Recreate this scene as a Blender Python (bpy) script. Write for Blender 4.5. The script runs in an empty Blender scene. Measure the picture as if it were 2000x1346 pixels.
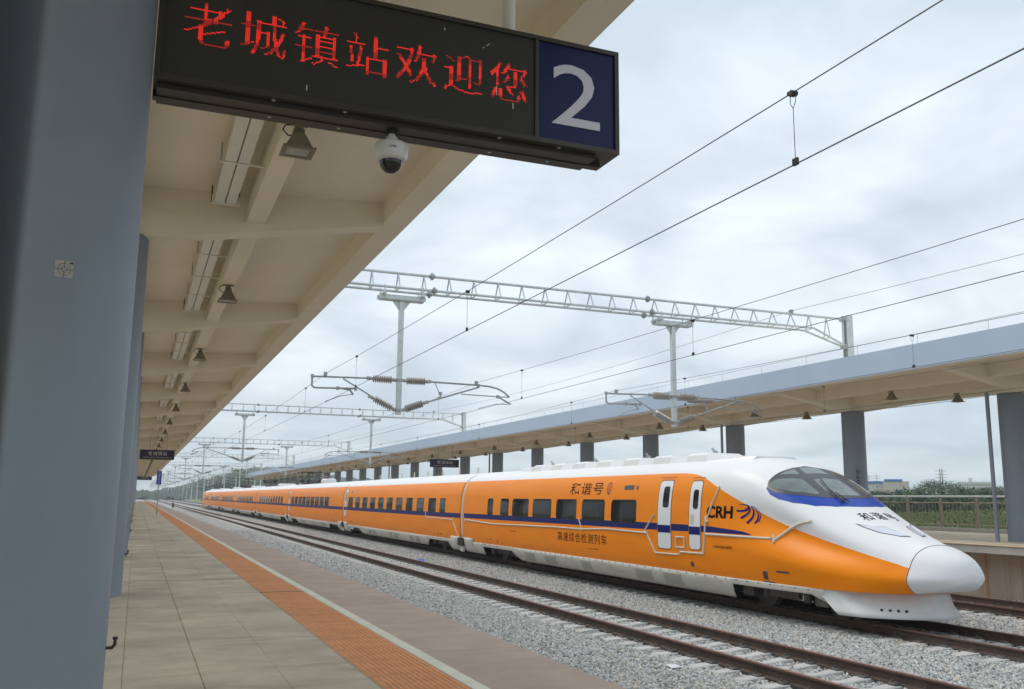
import bpy, math, random
import numpy as np
from mathutils import Vector, Matrix

random.seed(7); RNG = np.random.RandomState(7)
SC = bpy.context.scene
COL = SC.collection

# ------------------------------------------------------------------ camera
F_PX, VX, VY, RX = 1780.0, 266.0, 967.0, 105.0      # photograph is 2000 x 1346
def cam_axes():
    Y = np.array([(VX-1000)/F_PX, (673-VY)/F_PX, -1.0]); Y /= np.linalg.norm(Y)
    a = np.array([RX/F_PX, 0, -1.0]); t = -(a @ Y)/Y[1]
    U = a+np.array([0, t, 0]); U /= np.linalg.norm(U)
    if U[1] < 0: U = -U
    return np.array([np.cross(Y, U), Y, U])
A = cam_axes()
EYE = 2.45                                           # rail top is z = 0
cam = bpy.data.cameras.new('camera')
cam.sensor_fit = 'HORIZONTAL'; cam.sensor_width = 22.3
cam.lens = F_PX/2000*22.3
cam.clip_start = 0.02; cam.clip_end = 6000
cam.dof.use_dof = True; cam.dof.focus_distance = 16.0; cam.dof.aperture_fstop = 4.5
co = bpy.data.objects.new('camera', cam); COL.objects.link(co)
M = Matrix([list(A[0])+[0], list(A[1])+[0], list(A[2])+[EYE], [0, 0, 0, 1]])
co.matrix_world = M
SC.camera = co

# ------------------------------------------------------------------ world
SUN_EL, SUN_ROT = math.radians(52), math.radians(150)
wd = bpy.data.worlds.new('World'); SC.world = wd; wd.use_nodes = True
nt = wd.node_tree; nt.nodes.clear()
N = lambda t, **k: _node(nt, t, **k)
def _node(tree, t, **k):
    n = tree.nodes.new(t)
    for a, b in k.items(): setattr(n, a, b)
    return n
out = N('ShaderNodeOutputWorld')
sky = N('ShaderNodeTexSky', sky_type='NISHITA', sun_disc=False, sun_elevation=SUN_EL, sun_rotation=SUN_ROT)
b1 = N('ShaderNodeBackground'); b1.inputs[1].default_value = 0.08
nt.links.new(sky.outputs[0], b1.inputs[0])
tc = N('ShaderNodeTexCoord'); sep = N('ShaderNodeSeparateXYZ'); nt.links.new(tc.outputs['Generated'], sep.inputs[0])
# flatten the dome so that clouds stretch towards the horizon
zz = N('ShaderNodeMath', operation='MAXIMUM'); nt.links.new(sep.outputs[2], zz.inputs[0]); zz.inputs[1].default_value = 0.0
zp = N('ShaderNodeMath', operation='ADD'); nt.links.new(zz.outputs[0], zp.inputs[0]); zp.inputs[1].default_value = 0.22
dv = N('ShaderNodeVectorMath', operation='DIVIDE'); cmb = N('ShaderNodeCombineXYZ')
for i in range(3): nt.links.new(zp.outputs[0], cmb.inputs[i])
nt.links.new(tc.outputs['Generated'], dv.inputs[0]); nt.links.new(cmb.outputs[0], dv.inputs[1])
n1 = N('ShaderNodeTexNoise'); n1.inputs['Scale'].default_value = 1.9; n1.inputs['Detail'].default_value = 5; n1.inputs['Roughness'].default_value = 0.5; n1.inputs['Distortion'].default_value = 0.5
nt.links.new(dv.outputs[0], n1.inputs['Vector'])
rp = N('ShaderNodeValToRGB'); nt.links.new(n1.outputs['Fac'], rp.inputs[0])
rp.color_ramp.elements[0].position = 0.36; rp.color_ramp.elements[0].color = (0.55, 0.63, 0.715, 1)
rp.color_ramp.elements[1].position = 0.66; rp.color_ramp.elements[1].color = (0.84, 0.90, 0.955, 1)
e = rp.color_ramp.elements.new(0.50); e.color = (0.67, 0.745, 0.82, 1)
# darker, greyer band low over the horizon (cloud deck seen edge-on)
mr = N('ShaderNodeMapRange'); nt.links.new(zz.outputs[0], mr.inputs[0])
mr.inputs[1].default_value = 0.0; mr.inputs[2].default_value = 0.45; mr.inputs[3].default_value = 0.0; mr.inputs[4].default_value = 1.0
lowr = N('ShaderNodeValToRGB'); nt.links.new(mr.outputs[0], lowr.inputs[0])
lowr.color_ramp.elements[0].color = (0.86, 0.86, 0.86, 1); lowr.color_ramp.elements[1].color = (1, 1, 1, 1)
mul = N('ShaderNodeMix', data_type='RGBA', blend_type='MULTIPLY'); mul.inputs[0].default_value = 1
nt.links.new(rp.outputs[0], mul.inputs[6]); nt.links.new(lowr.outputs[0], mul.inputs[7])
b2 = N('ShaderNodeBackground'); b2.inputs[1].default_value = 0.91
nt.links.new(mul.outputs[2], b2.inputs[0])
mx = N('ShaderNodeMixShader'); mx.inputs[0].default_value = 0.93
nt.links.new(b1.outputs[0], mx.inputs[1]); nt.links.new(b2.outputs[0], mx.inputs[2]); nt.links.new(mx.outputs[0], out.inputs[0])

sun = bpy.data.lights.new('sun', 'SUN'); sun.energy = 1.1; sun.angle = math.radians(25); sun.color = (1.0, 0.94, 0.84)
so = bpy.data.objects.new('sun', sun); COL.objects.link(so)
so.rotation_euler = (math.radians(90)-SUN_EL, 0, math.radians(180)-SUN_ROT+math.radians(180))
SC.view_settings.view_transform = 'Standard'; SC.view_settings.look = 'None'
SC.view_settings.exposure = 0.52; SC.view_settings.gamma = 1.0; SC.view_settings.use_curve_mapping = False
SC.cycles.max_bounces = 8; SC.cycles.volume_bounces = 1
SC.cycles.use_denoising = True

# ------------------------------------------------------------------ helpers
def mat(name, col, rough=0.6, metal=0.0, var=0.12, scale=3.0, bump=0.0, bscale=40.0, coat=0.0,
        streak=None, rnd=0.0, emit=None, coords='Object', spec=0.5, dirt=None):
    m = bpy.data.materials.new(name); m.use_nodes = True
    t = m.node_tree; bs = t.nodes['Principled BSDF']; L = t.links
    bs.inputs['Roughness'].default_value = rough; bs.inputs['Metallic'].default_value = metal
    bs.inputs['Specular IOR Level'].default_value = spec
    bs.inputs['Coat Weight'].default_value = coat; bs.inputs['Coat Roughness'].default_value = 0.08
    tcn = t.nodes.new('ShaderNodeTexCoord'); geo = t.nodes.new('ShaderNodeNewGeometry')
    vec = geo.outputs['Position'] if coords == 'World' else tcn.outputs['Object']
    c = None
    if var > 0:
        n = t.nodes.new('ShaderNodeTexNoise'); n.inputs['Scale'].default_value = scale
        n.inputs['Detail'].default_value = 6; n.inputs['Roughness'].default_value = 0.65
        L.new(vec, n.inputs['Vector'])
        r = t.nodes.new('ShaderNodeValToRGB'); L.new(n.outputs['Fac'], r.inputs[0])
        r.color_ramp.elements[0].position = 0.3; r.color_ramp.elements[1].position = 0.7
        r.color_ramp.elements[0].color = tuple(x*(1-var) for x in col)+(1,)
        r.color_ramp.elements[1].color = tuple(min(1, x*(1+var)) for x in col)+(1,)
        c = r.outputs[0]
    if streak:                                   # (colour, scale vector, amount, position)
        mp = t.nodes.new('ShaderNodeMapping'); mp.inputs['Scale'].default_value = streak[1]
        L.new(vec, mp.inputs[0]); n = t.nodes.new('ShaderNodeTexNoise'); n.inputs['Scale'].default_value = 1.0
        n.inputs['Detail'].default_value = 5; n.inputs['Roughness'].default_value = 0.6
        L.new(mp.outputs[0], n.inputs['Vector'])
        r = t.nodes.new('ShaderNodeMapRange'); L.new(n.outputs['Fac'], r.inputs[0])
        r.inputs[1].default_value = streak[3]; r.inputs[2].default_value = streak[3]+0.18
        r.inputs[3].default_value = 0; r.inputs[4].default_value = streak[2]
        x = t.nodes.new('ShaderNodeMix'); x.data_type = 'RGBA'; L.new(r.outputs[0], x.inputs[0])
        if c: L.new(c, x.inputs[6])
        else: x.inputs[6].default_value = tuple(col)+(1,)
        x.inputs[7].default_value = tuple(streak[0])+(1,); c = x.outputs[2]
    if rnd > 0:
        oi = t.nodes.new('ShaderNodeObjectInfo'); r = t.nodes.new('ShaderNodeMapRange')
        L.new(oi.outputs['Random'], r.inputs[0]); r.inputs[3].default_value = 1-rnd; r.inputs[4].default_value = 1+rnd
        x = t.nodes.new('ShaderNodeVectorMath'); x.operation = 'SCALE'
        if c: L.new(c, x.inputs[0])
        else: x.inputs[0].default_value = tuple(col)
        L.new(r.outputs[0], x.inputs['Scale']); c = x.outputs[0]
    if c: L.new(c, bs.inputs['Base Color'])
    else: bs.inputs['Base Color'].default_value = tuple(col)+(1,)
    if bump > 0:
        n = t.nodes.new('ShaderNodeTexNoise'); n.inputs['Scale'].default_value = bscale; n.inputs['Detail'].default_value = 4
        L.new(vec, n.inputs['Vector']); b = t.nodes.new('ShaderNodeBump'); b.inputs['Strength'].default_value = bump
        b.inputs['Distance'].default_value = 0.02; L.new(n.outputs['Fac'], b.inputs['Height']); L.new(b.outputs[0], bs.inputs['Normal'])
    if emit:
        bs.inputs['Emission Color'].default_value = tuple(emit[0])+(1,); bs.inputs['Emission Strength'].default_value = emit[1]
    return m

class MB:
    def __init__(s): s.v = []; s.f = []
    def add(s, v, f):
        o = len(s.v); s.v.extend([tuple(p) for p in v]); s.f.extend([tuple(i+o for i in q) for q in f]); return s
    def box(s, x0, x1, y0, y1, z0, z1):
        v = [(x0,y0,z0),(x1,y0,z0),(x1,y1,z0),(x0,y1,z0),(x0,y0,z1),(x1,y0,z1),(x1,y1,z1),(x0,y1,z1)]
        return s.add(v, [(0,3,2,1),(4,5,6,7),(0,1,5,4),(1,2,6,5),(2,3,7,6),(3,0,4,7)])
    def cbox(s, x0, x1, y0, y1, z0, z1, c):          # box with chamfered top edges
        v = [(x0,y0,z0),(x1,y0,z0),(x1,y1,z0),(x0,y1,z0),(x0,y0,z1-c),(x1,y0,z1-c),(x1,y1,z1-c),(x0,y1,z1-c),
             (x0+c,y0+c,z1),(x1-c,y0+c,z1),(x1-c,y1-c,z1),(x0+c,y1-c,z1)]
        return s.add(v, [(0,3,2,1),(8,9,10,11),(0,1,5,4),(1,2,6,5),(2,3,7,6),(3,0,4,7),(4,5,9,8),(5,6,10,9),(6,7,11,10),(7,4,8,11)])
    def tube(s, p, q, r, n=8, r2=None, cap=True):
        p = Vector(p); q = Vector(q); d = (q-p)
        if d.length < 1e-6: return s
        d.normalize(); a = Vector((0,0,1)) if abs(d.z) < 0.9 else Vector((1,0,0))
        u = d.cross(a).normalized(); w = d.cross(u); r2 = r if r2 is None else r2
        v = []
        for k in range(n):
            c, t = math.cos(2*math.pi*k/n), math.sin(2*math.pi*k/n)
            v.append(p+(u*c+w*t)*r)
        for k in range(n):
            c, t = math.cos(2*math.pi*k/n), math.sin(2*math.pi*k/n)
            v.append(q+(u*c+w*t)*r2)
        f = [(k, (k+1) % n, n+(k+1) % n, n+k) for k in range(n)]
        if cap: f += [tuple(range(n))[::-1], tuple(range(n, 2*n))]
        return s.add(v, f)
    def poly(s, pts, r, n=6):
        for a, b in zip(pts[:-1], pts[1:]): s.tube(a, b, r, n)
        for a in pts[1:-1]: s.ball(a, r, 6, 4)
        return s
    def ball(s, c, r, n=10, m=6, sz=1.0):
        v = []; f = []
        for j in range(m+1):
            t = math.pi*j/m
            for k in range(n):
                v.append((c[0]+r*math.sin(t)*math.cos(2*math.pi*k/n), c[1]+r*math.sin(t)*math.sin(2*math.pi*k/n), c[2]+r*sz*math.cos(t)))
        for j in range(m):
            for k in range(n):
                a = j*n+k; b = j*n+(k+1) % n
                if j == 0: f.append((a, a+n, b+n))
                elif j == m-1: f.append((a, a+n, b))
                else: f.append((a, a+n, b+n, b))
        return s.add(v, f)
    def lathe(s, prof, p, q, n=24):                  # prof: (distance along axis, radius)
        p = Vector(p); q = Vector(q); d = (q-p).normalized()
        a = Vector((0,0,1)) if abs(d.z) < 0.9 else Vector((1,0,0))
        u = d.cross(a).normalized(); w = d.cross(u); v = []
        for (h, r) in prof:
            for k in range(n):
                v.append(p+d*h+(u*math.cos(2*math.pi*k/n)+w*math.sin(2*math.pi*k/n))*r)
        f = []
        for j in range(len(prof)-1):
            for k in range(n): f.append((j*n+k, j*n+(k+1) % n, (j+1)*n+(k+1) % n, (j+1)*n+k))
        f.append(tuple(range(n))[::-1]); f.append(tuple(range((len(prof)-1)*n, len(prof)*n)))
        return s.add(v, f)
    def prism_y(s, poly, y0, y1):                    # polygon in (x,z) extruded along y
        n = len(poly); v = [(x, y0, z) for x, z in poly]+[(x, y1, z) for x, z in poly]
        f = [tuple(range(n)), tuple(range(n, 2*n))[::-1]]+[(k, n+k, n+(k+1) % n, (k+1) % n) for k in range(n)]
        return s.add(v, f)
    def prism_x(s, poly, x0, x1):                    # polygon in (y,z)
        n = len(poly); v = [(x0, y, z) for y, z in poly]+[(x1, y, z) for y, z in poly]
        f = [tuple(range(n))[::-1], tuple(range(n, 2*n))]+[(k, (k+1) % n, n+(k+1) % n, n+k) for k in range(n)]
        return s.add(v, f)
    def quad(s, a, b, c, d): return s.add([a, b, c, d], [(0, 1, 2, 3)])
    def mesh(s, name, m, origin=(0,0,0), smooth=False):
        me = bpy.data.meshes.new(name)
        v = np.array(s.v, float).reshape(-1, 3)-np.array(origin, float)
        me.from_pydata(v.tolist(), [], s.f)
        if m is not None: me.materials.append(m)
        if smooth:
            me.polygons.foreach_set('use_smooth', [True]*len(me.polygons))
            try: me.set_sharp_from_angle(angle=math.radians(38))
            except Exception: pass
        me.update(); return me
    def build(s, name, m, parent=None, smooth=False, origin=None, **tags):
        if origin is None: origin = WL.get(parent.name, (0,0,0)) if parent else (0,0,0)
        me = s.mesh(name, m, origin, smooth)
        o = bpy.data.objects.new(name, me); COL.objects.link(o)
        if parent: o.parent = parent; WL[o.name] = WL.get(parent.name, (0,0,0))
        else: o.location = origin; WL[o.name] = tuple(origin)
        for k, v in tags.items(): o[k] = v
        return o
WL = {}
def thing(name, label, cat, loc=(0,0,0), group=None, kind=None):
    o = bpy.data.objects.new(name, None); COL.objects.link(o); o.location = loc; WL[o.name] = tuple(loc)
    o.empty_display_size = 0.2
    if label: o['label'] = label
    if cat: o['category'] = cat
    if group: o['group'] = group
    if kind: o['kind'] = kind
    return o
def tag(o, label, cat, group=None):
    o['label'] = label; o['category'] = cat
    if group: o['group'] = group
    return o
def copy_tree(o, parent=None, loc=None, label=None):
    c = o.copy(); COL.objects.link(c)
    if parent: c.parent = parent
    if loc is not None: c.location = loc
    if label: c['label'] = label
    for ch in o.children: copy_tree(ch, c)
    return c
ORD = ['first','second','third','fourth','fifth','sixth','seventh','eighth','ninth','tenth','eleventh','twelfth','thirteenth',
       'fourteenth','fifteenth','sixteenth','seventeenth','eighteenth','nineteenth','twentieth','twenty-first','twenty-second',
       'twenty-third','twenty-fourth','twenty-fifth','twenty-sixth','twenty-seventh','twenty-eighth','twenty-ninth','thirtieth']

def text_geo(body, size=1.0, bold=0.0, space=1.0):
    cu = bpy.data.curves.new('t', 'FONT'); cu.body = body; cu.size = size; cu.offset = bold; cu.space_character = space
    cu.align_x = 'LEFT'; cu.resolution_u = 3
    ob = bpy.data.objects.new('t', cu); COL.objects.link(ob)
    dg = bpy.context.evaluated_depsgraph_get(); dg.update()
    me = bpy.data.meshes.new_from_object(ob.evaluated_get(dg))
    v = np.array([x.co[:2] for x in me.vertices]); f = []
    for p in me.polygons: f.append(tuple(p.vertices))
    bpy.data.objects.remove(ob); bpy.data.curves.remove(cu); bpy.data.meshes.remove(me)
    return v, f
def fit_text(body, u0, u1, v0, v1, bold=0.0, space=1.0):
    """text vertices scaled to the rectangle"""
    v, f = text_geo(body, 1.0, bold, space)
    lo, hi = v.min(0), v.max(0); w = (v-lo)/(hi-lo)
    return np.stack([u0+w[:, 0]*(u1-u0), v0+w[:, 1]*(v1-v0)], 1), f

# ------------------------------------------------------------------ materials
M_SLAB = mat('paving_stone', (0.60,0.52,0.39), 0.8, var=0.24, scale=1.3, bump=0.25, bscale=60, rnd=0.05,
             streak=((0.33,0.27,0.185), (0.7,2.0,1), 0.7, 0.55), coords='World')
M_SLABJ = mat('paving_joint', (0.24,0.205,0.155), 0.9, var=0.1)
M_EDGE = mat('edge_paving', (0.53,0.405,0.32), 0.75, var=0.12, scale=3, bump=0.2, bscale=60, rnd=0.05, coords='World',
             streak=((0.39,0.30,0.245), (2,0.7,1), 0.4, 0.55))
M_TACT = mat('tactile_tile', (0.60,0.37,0.22), 0.75, var=0.15, scale=5, bump=0.15, rnd=0.06,
             streak=((0.30,0.17,0.09), (1.6,1.1,1), 0.6, 0.55))
M_RIDGE = mat('tactile_ridge', (0.85,0.36,0.14), 0.75, var=0.15, scale=5, rnd=0.05)
M_LINE = mat('line_paint', (0.82,0.79,0.64), 0.7, var=0.12, scale=6, streak=((0.6,0.56,0.45),(4,1.2,1),0.4,0.6), coords='World')
M_CONC = mat('concrete', (0.42,0.41,0.38), 0.85, var=0.15, scale=2, bump=0.3)
M_WALL = mat('stained_wall', (0.52,0.45,0.36), 0.85, var=0.12, scale=1.5, streak=((0.46,0.22,0.09), (1,3.2,0.12), 0.8, 0.48), coords='World')
M_CREAM = mat('canopy_cream', (0.78,0.71,0.59), 0.8, var=0.05, scale=0.8, bump=0.05)
M_FASC = mat('fascia_blue_grey', (0.43,0.53,0.645), 0.7, var=0.04, scale=0.6, coords='World')
M_COLM = mat('column_blue_grey', (0.215,0.26,0.31), 0.55, var=0.06, scale=1.3, bump=0.04, bscale=14,
             streak=((0.165,0.2,0.235), (3,3,0.5), 0.35, 0.6))
M_GALV = mat('galvanised_steel', (0.56,0.6,0.6), 0.5, metal=0.35, var=0.15, scale=5)
M_GALVD = mat('weathered_steel', (0.36,0.38,0.38), 0.55, metal=0.4, var=0.25, scale=6)
M_INS = mat('grey_porcelain', (0.40,0.37,0.34), 0.3, var=0.08)
M_WIRE = mat('wire_copper_dark', (0.13,0.125,0.12), 0.5, metal=0.5, var=0.0)
M_RAILS = mat('rail_rust', (0.085,0.055,0.042), 0.7, metal=0.2, var=0.3, scale=4, coords='World')
M_RAILT = mat('rail_head', (0.20,0.105,0.078), 0.45, metal=0.3, var=0.2, scale=5, coords='World')
M_SLEEP = mat('sleeper_concrete', (0.47,0.455,0.435), 0.85, var=0.12, scale=4, bump=0.2, rnd=0.07)
M_CLIP = mat('fastening_iron', (0.09,0.08,0.075), 0.7, var=0.2)
M_ORANGE = (0.95,0.268,0.0); M_WHITE = (0.80,0.80,0.80); M_BLUE = (0.001,0.011,0.125)
M_SKIRT = mat('skirt_paint', (0.62,0.60,0.53), 0.45, var=0.06, scale=2, streak=((0.42,0.38,0.3),(1,0.5,4),0.5,0.52), coords='World')
M_DARK = mat('underframe_dark', (0.025,0.024,0.023), 0.8, var=0.3, scale=4)
M_DARKM = mat('bogie_iron', (0.10,0.09,0.08), 0.6, metal=0.3, var=0.3, scale=6)
M_GLASS = mat('train_glass', (0.016,0.016,0.014), 0.05, var=0.3, scale=0.9, spec=0.16, streak=((0.085,0.082,0.07),(0.01,1.25,0.01),0.9,0.52), coords='World')
M_GLASSF = mat('wind_glass', (0.15,0.18,0.175), 0.05, var=0.35, scale=1.5, spec=0.7)
M_BLACK = mat('black_rubber', (0.02,0.02,0.022), 0.6, var=0.0)
M_FRAMEG = mat('windscreen_frame', (0.055,0.055,0.065), 0.35, var=0.0)
M_TWHITE = mat('train_white', M_WHITE, 0.3, var=0.02, coat=0.3)
M_TWHITE2 = mat('nose_cap_white', (0.77,0.77,0.78), 0.32, var=0.03, scale=2, coat=0.3, streak=((0.5,0.47,0.4),(1.5,1.5,14),0.35,0.66))
M_PLOW = mat('snowplough_paint', (0.60,0.60,0.59), 0.5, var=0.06, scale=3, streak=((0.42,0.40,0.35),(1.5,1.5,9),0.5,0.55), coords='World')
M_TBLUE = mat('train_blue', (0.0,0.045,0.37), 0.4, var=0.03, coat=0.1, spec=0.3)
M_NAVY = mat('stripe_blue', M_BLUE, 0.4, var=0.03, spec=0.15)
M_TAPE = mat('pale_tape', (0.62,0.58,0.48), 0.6, var=0.1)
M_GREYP = mat('roof_panel_grey', (0.68,0.665,0.64), 0.5, var=0.05)
M_TEXTK = mat('black_lettering', (0.010,0.008,0.006), 0.7, var=0.0, spec=0.05)
M_TEXTN = mat('navy_lettering', (0.016,0.018,0.14), 0.5, var=0.0, spec=0.1)
M_LIGHTG = mat('lamp_glass_clear', (0.66,0.69,0.75), 0.1, var=0.05)
M_SIGNF = mat('sign_frame_bronze', (0.05,0.046,0.038), 0.4, metal=0.4, var=0.1)
M_NAVYS = mat('sign_navy', (0.007,0.014,0.085), 0.35, var=0.1, scale=2, spec=0.25)
M_SWHITE = mat('sign_white', (0.62,0.63,0.72), 0.4, var=0.03)
M_LED = mat('led_red', (0.5,0.02,0.01), 0.5, var=0.0, emit=((1.0,0.03,0.02), 0.5))
M_LEDD = mat('led_red_dim', (0.35,0.02,0.01), 0.5, var=0.0, emit=((1.0,0.04,0.03), 0.2))
M_SNAVY = mat('hanging_sign_navy', (0.007,0.009,0.04), 0.4, var=0.0)
M_STXT = mat('hanging_sign_text', (0.62,0.62,0.64), 0.5, var=0.0)
M_BRIGHT = mat('board_blue', (0.01,0.075,0.42), 0.4, var=0.0)
M_LENS = mat('flood_lens', (0.36,0.35,0.31), 0.15, var=0.2, scale=9)
M_OLIVE = mat('lamp_olive', (0.19,0.17,0.115), 0.5, var=0.1)
M_TUBE = mat('tube_fitting_white', (0.72,0.71,0.66), 0.4, var=0.02)
M_FENCE = mat('fence_steel', (0.30,0.26,0.2), 0.45, metal=0.5, var=0.1)
M_DOME = mat('camera_dome_black', (0.012,0.012,0.014), 0.06, var=0.0, spec=0.6)
M_CAMW = mat('camera_housing', (0.62,0.62,0.60), 0.35, var=0.02)
M_CAMR = mat('clear_dome_rim', (0.75,0.78,0.78), 0.15, var=0.0)
M_STANDIN = mat('standin_post_dark', (0.007,0.016,0.015), 0.6, var=0.2)  # for the added post that imitates dark blur at the lens edge
M_PIPE = mat('pipe_blue_grey', (0.26,0.30,0.36), 0.5, var=0.05)
M_GROUND = mat('ground_soil', (0.15,0.165,0.065), 0.95, var=0.4, scale=0.12, bump=0.5, bscale=1.5, coords='World')
M_LITB = mat('blue_litter', (0.03,0.10,0.5), 0.4, var=0.1)
M_LITW = mat('white_litter', (0.7,0.7,0.7), 0.5, var=0.1)

# led matrix face: dark with a fine dot grid, flat print
def led_face_mat():
    m = bpy.data.materials.new('led_matrix_face'); m.use_nodes = True; t = m.node_tree; L = t.links
    bs = t.nodes['Principled BSDF']; bs.inputs['Roughness'].default_value = 0.5; bs.inputs['Specular IOR Level'].default_value = 0.3
    tcn = t.nodes.new('ShaderNodeTexCoord'); v = t.nodes.new('ShaderNodeTexVoronoi')
    v.inputs['Scale'].default_value = 1/0.0082; v.inputs['Randomness'].default_value = 0.0
    L.new(tcn.outputs['Object'], v.inputs['Vector'])
    r = t.nodes.new('ShaderNodeValToRGB'); L.new(v.outputs['Distance'], r.inputs[0])
    r.color_ramp.elements[0].position = 0.25; r.color_ramp.elements[0].color = (0.062,0.06,0.052,1)
    r.color_ramp.elements[1].position = 0.5; r.color_ramp.elements[1].color = (0.022,0.022,0.019,1)
    L.new(r.outputs[0], bs.inputs['Base Color']); return m
M_LEDF = led_face_mat()

def ballast_mat(name, stones):
    m = bpy.data.materials.new(name); m.use_nodes = True; t = m.node_tree; L = t.links
    bs = t.nodes['Principled BSDF']; bs.inputs['Roughness'].default_value = 0.9
    geo = t.nodes.new('ShaderNodeNewGeometry')
    r = t.nodes.new('ShaderNodeValToRGB')
    cr = r.color_ramp
    cols = [(0.0,(0.17,0.175,0.18)),(0.2,(0.37,0.38,0.375)),(0.45,(0.53,0.53,0.505)),(0.65,(0.45,0.455,0.46)),(0.82,(0.64,0.63,0.60)),(0.93,(0.56,0.46,0.34)),(1.0,(0.74,0.73,0.71))]
    cr.elements[0].position, cr.elements[0].color = cols[0][0], cols[0][1]+(1,)
    cr.elements[1].position, cr.elements[1].color = cols[-1][0], cols[-1][1]+(1,)
    for p, c in cols[1:-1]:
        e = cr.elements.new(p); e.color = c+(1,)
    if stones:
        oi = t.nodes.new('ShaderNodeObjectInfo'); L.new(oi.outputs['Random'], r.inputs[0])
        L.new(r.outputs[0], bs.inputs['Base Color'])
    else:
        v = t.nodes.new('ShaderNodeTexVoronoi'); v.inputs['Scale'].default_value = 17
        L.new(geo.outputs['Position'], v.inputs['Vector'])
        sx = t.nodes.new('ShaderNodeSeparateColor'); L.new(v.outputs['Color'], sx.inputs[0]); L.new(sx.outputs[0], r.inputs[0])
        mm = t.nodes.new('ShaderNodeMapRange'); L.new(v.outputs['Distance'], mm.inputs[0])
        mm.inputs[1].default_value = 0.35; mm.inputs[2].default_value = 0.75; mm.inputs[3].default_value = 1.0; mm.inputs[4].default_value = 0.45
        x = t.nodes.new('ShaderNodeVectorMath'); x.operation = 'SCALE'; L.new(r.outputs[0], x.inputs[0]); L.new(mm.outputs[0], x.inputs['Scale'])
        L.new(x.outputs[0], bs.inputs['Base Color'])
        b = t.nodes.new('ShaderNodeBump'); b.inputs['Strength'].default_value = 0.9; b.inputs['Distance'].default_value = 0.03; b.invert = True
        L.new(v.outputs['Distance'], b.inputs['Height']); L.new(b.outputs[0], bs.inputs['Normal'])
    return m
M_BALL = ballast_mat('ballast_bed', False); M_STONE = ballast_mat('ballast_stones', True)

# ------------------------------------------------------------------ ground and terrain
def hnoise(x, y):
    return (math.sin(x*0.021+1.3)*math.cos(y*0.017+0.4)+0.5*math.sin(x*0.053+y*0.031)+0.25*math.sin(x*0.11-y*0.13+2))
def terrain_z(x, y):
    z = -0.75
    if x > 33:
        d = x-33; z += min(d, 240)*0.0245+0.35*hnoise(x, y)*min(1, d/30)
    if x < -12:
        d = -12-x; z += min(d, 200)*0.03
    if y > 330 and x > 30: z += (y-330)*0.004
    if y > 330 and x < -8: z += min((y-330)*0.02, 3)
    return z
mb = MB(); xs = [-1400,-900,-500,-250,-120,-60,-30,-16,-12,3,23,31,33,38,44,50,58,66,76,88,100,115,130,150,170,200,240,280,340,420,520,700,950,1400]
ys = [-60,-20,0,10,20,30,40,52,64,78,92,110,130,150,175,200,230,270,320,380,450,540,650,800,1000,1300,1700,2200]
for y in ys:
    for x in xs: mb.v.append((x, y, terrain_z(x, y)))
nx = len(xs)
for j in range(len(ys)-1):
    for i in range(nx-1): mb.f.append((j*nx+i, j*nx+i+1, (j+1)*nx+i+1, (j+1)*nx+i))
mb.build('ground', M_GROUND, smooth=True, kind='structure')

# ballast bed
mb = MB()
prof = [(2.9,-0.235),(6.6,-0.235),(8.2,-0.225),(23.6,-0.225)]
ysb = [-8, 700]
for a, b in zip(prof[:-1], prof[1:]):
    mb.quad((a[0],ysb[0],a[1]),(b[0],ysb[0],b[1]),(b[0],ysb[1],b[1]),(a[0],ysb[1],a[1]))
mb.quad((-10,203,-0.235),(2.9,203,-0.235),(2.9,700,-0.235),(-10,700,-0.235))
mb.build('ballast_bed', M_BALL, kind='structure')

# ------------------------------------------------------------------ tracks
TX = {'platform': 4.85, 'near': 9.8, 'train': 14.9, 'far': 20.2}
SP = 0.6
def rail_prof(xc):
    return [(xc-.075,-.176),(xc-.075,-.164),(xc-.012,-.145),(xc-.009,-.045),(xc-.036,-.032),(xc-.0355,-.003),(xc-.03,0),
            (xc+.03,0),(xc+.0355,-.003),(xc+.036,-.032),(xc+.009,-.045),(xc+.012,-.145),(xc+.075,-.164),(xc+.075,-.176)]
sl = MB()                                             # mono-block sleeper, dipped in the middle
secs = [(-1.3,-.245,.13),(-1.25,-.20,.135),(-0.95,-.183,.14),(-0.55,-.183,.14),(-.3,-.215,.115),(.3,-.215,.115),(.55,-.183,.14),(.95,-.183,.14),(1.25,-.20,.135),(1.3,-.245,.13)]
for (x, z, w) in secs: sl.v += [(x,-w,-.36),(x,-w+.015,z-.012),(x,-w+.035,z),(x,w-.035,z),(x,w-.015,z-.012),(x,w,-.36)]
for k in range(len(secs)-1):
    for j in range(5): sl.f.append((k*6+j,(k+1)*6+j,(k+1)*6+j+1,k*6+j+1))
sl.f.append(tuple(range(5,-1,-1))); sl.f.append(tuple(range((len(secs)-1)*6,len(secs)*6)))
SLEEPER_MESH = sl.mesh('sleeper', M_SLEEP)
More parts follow.
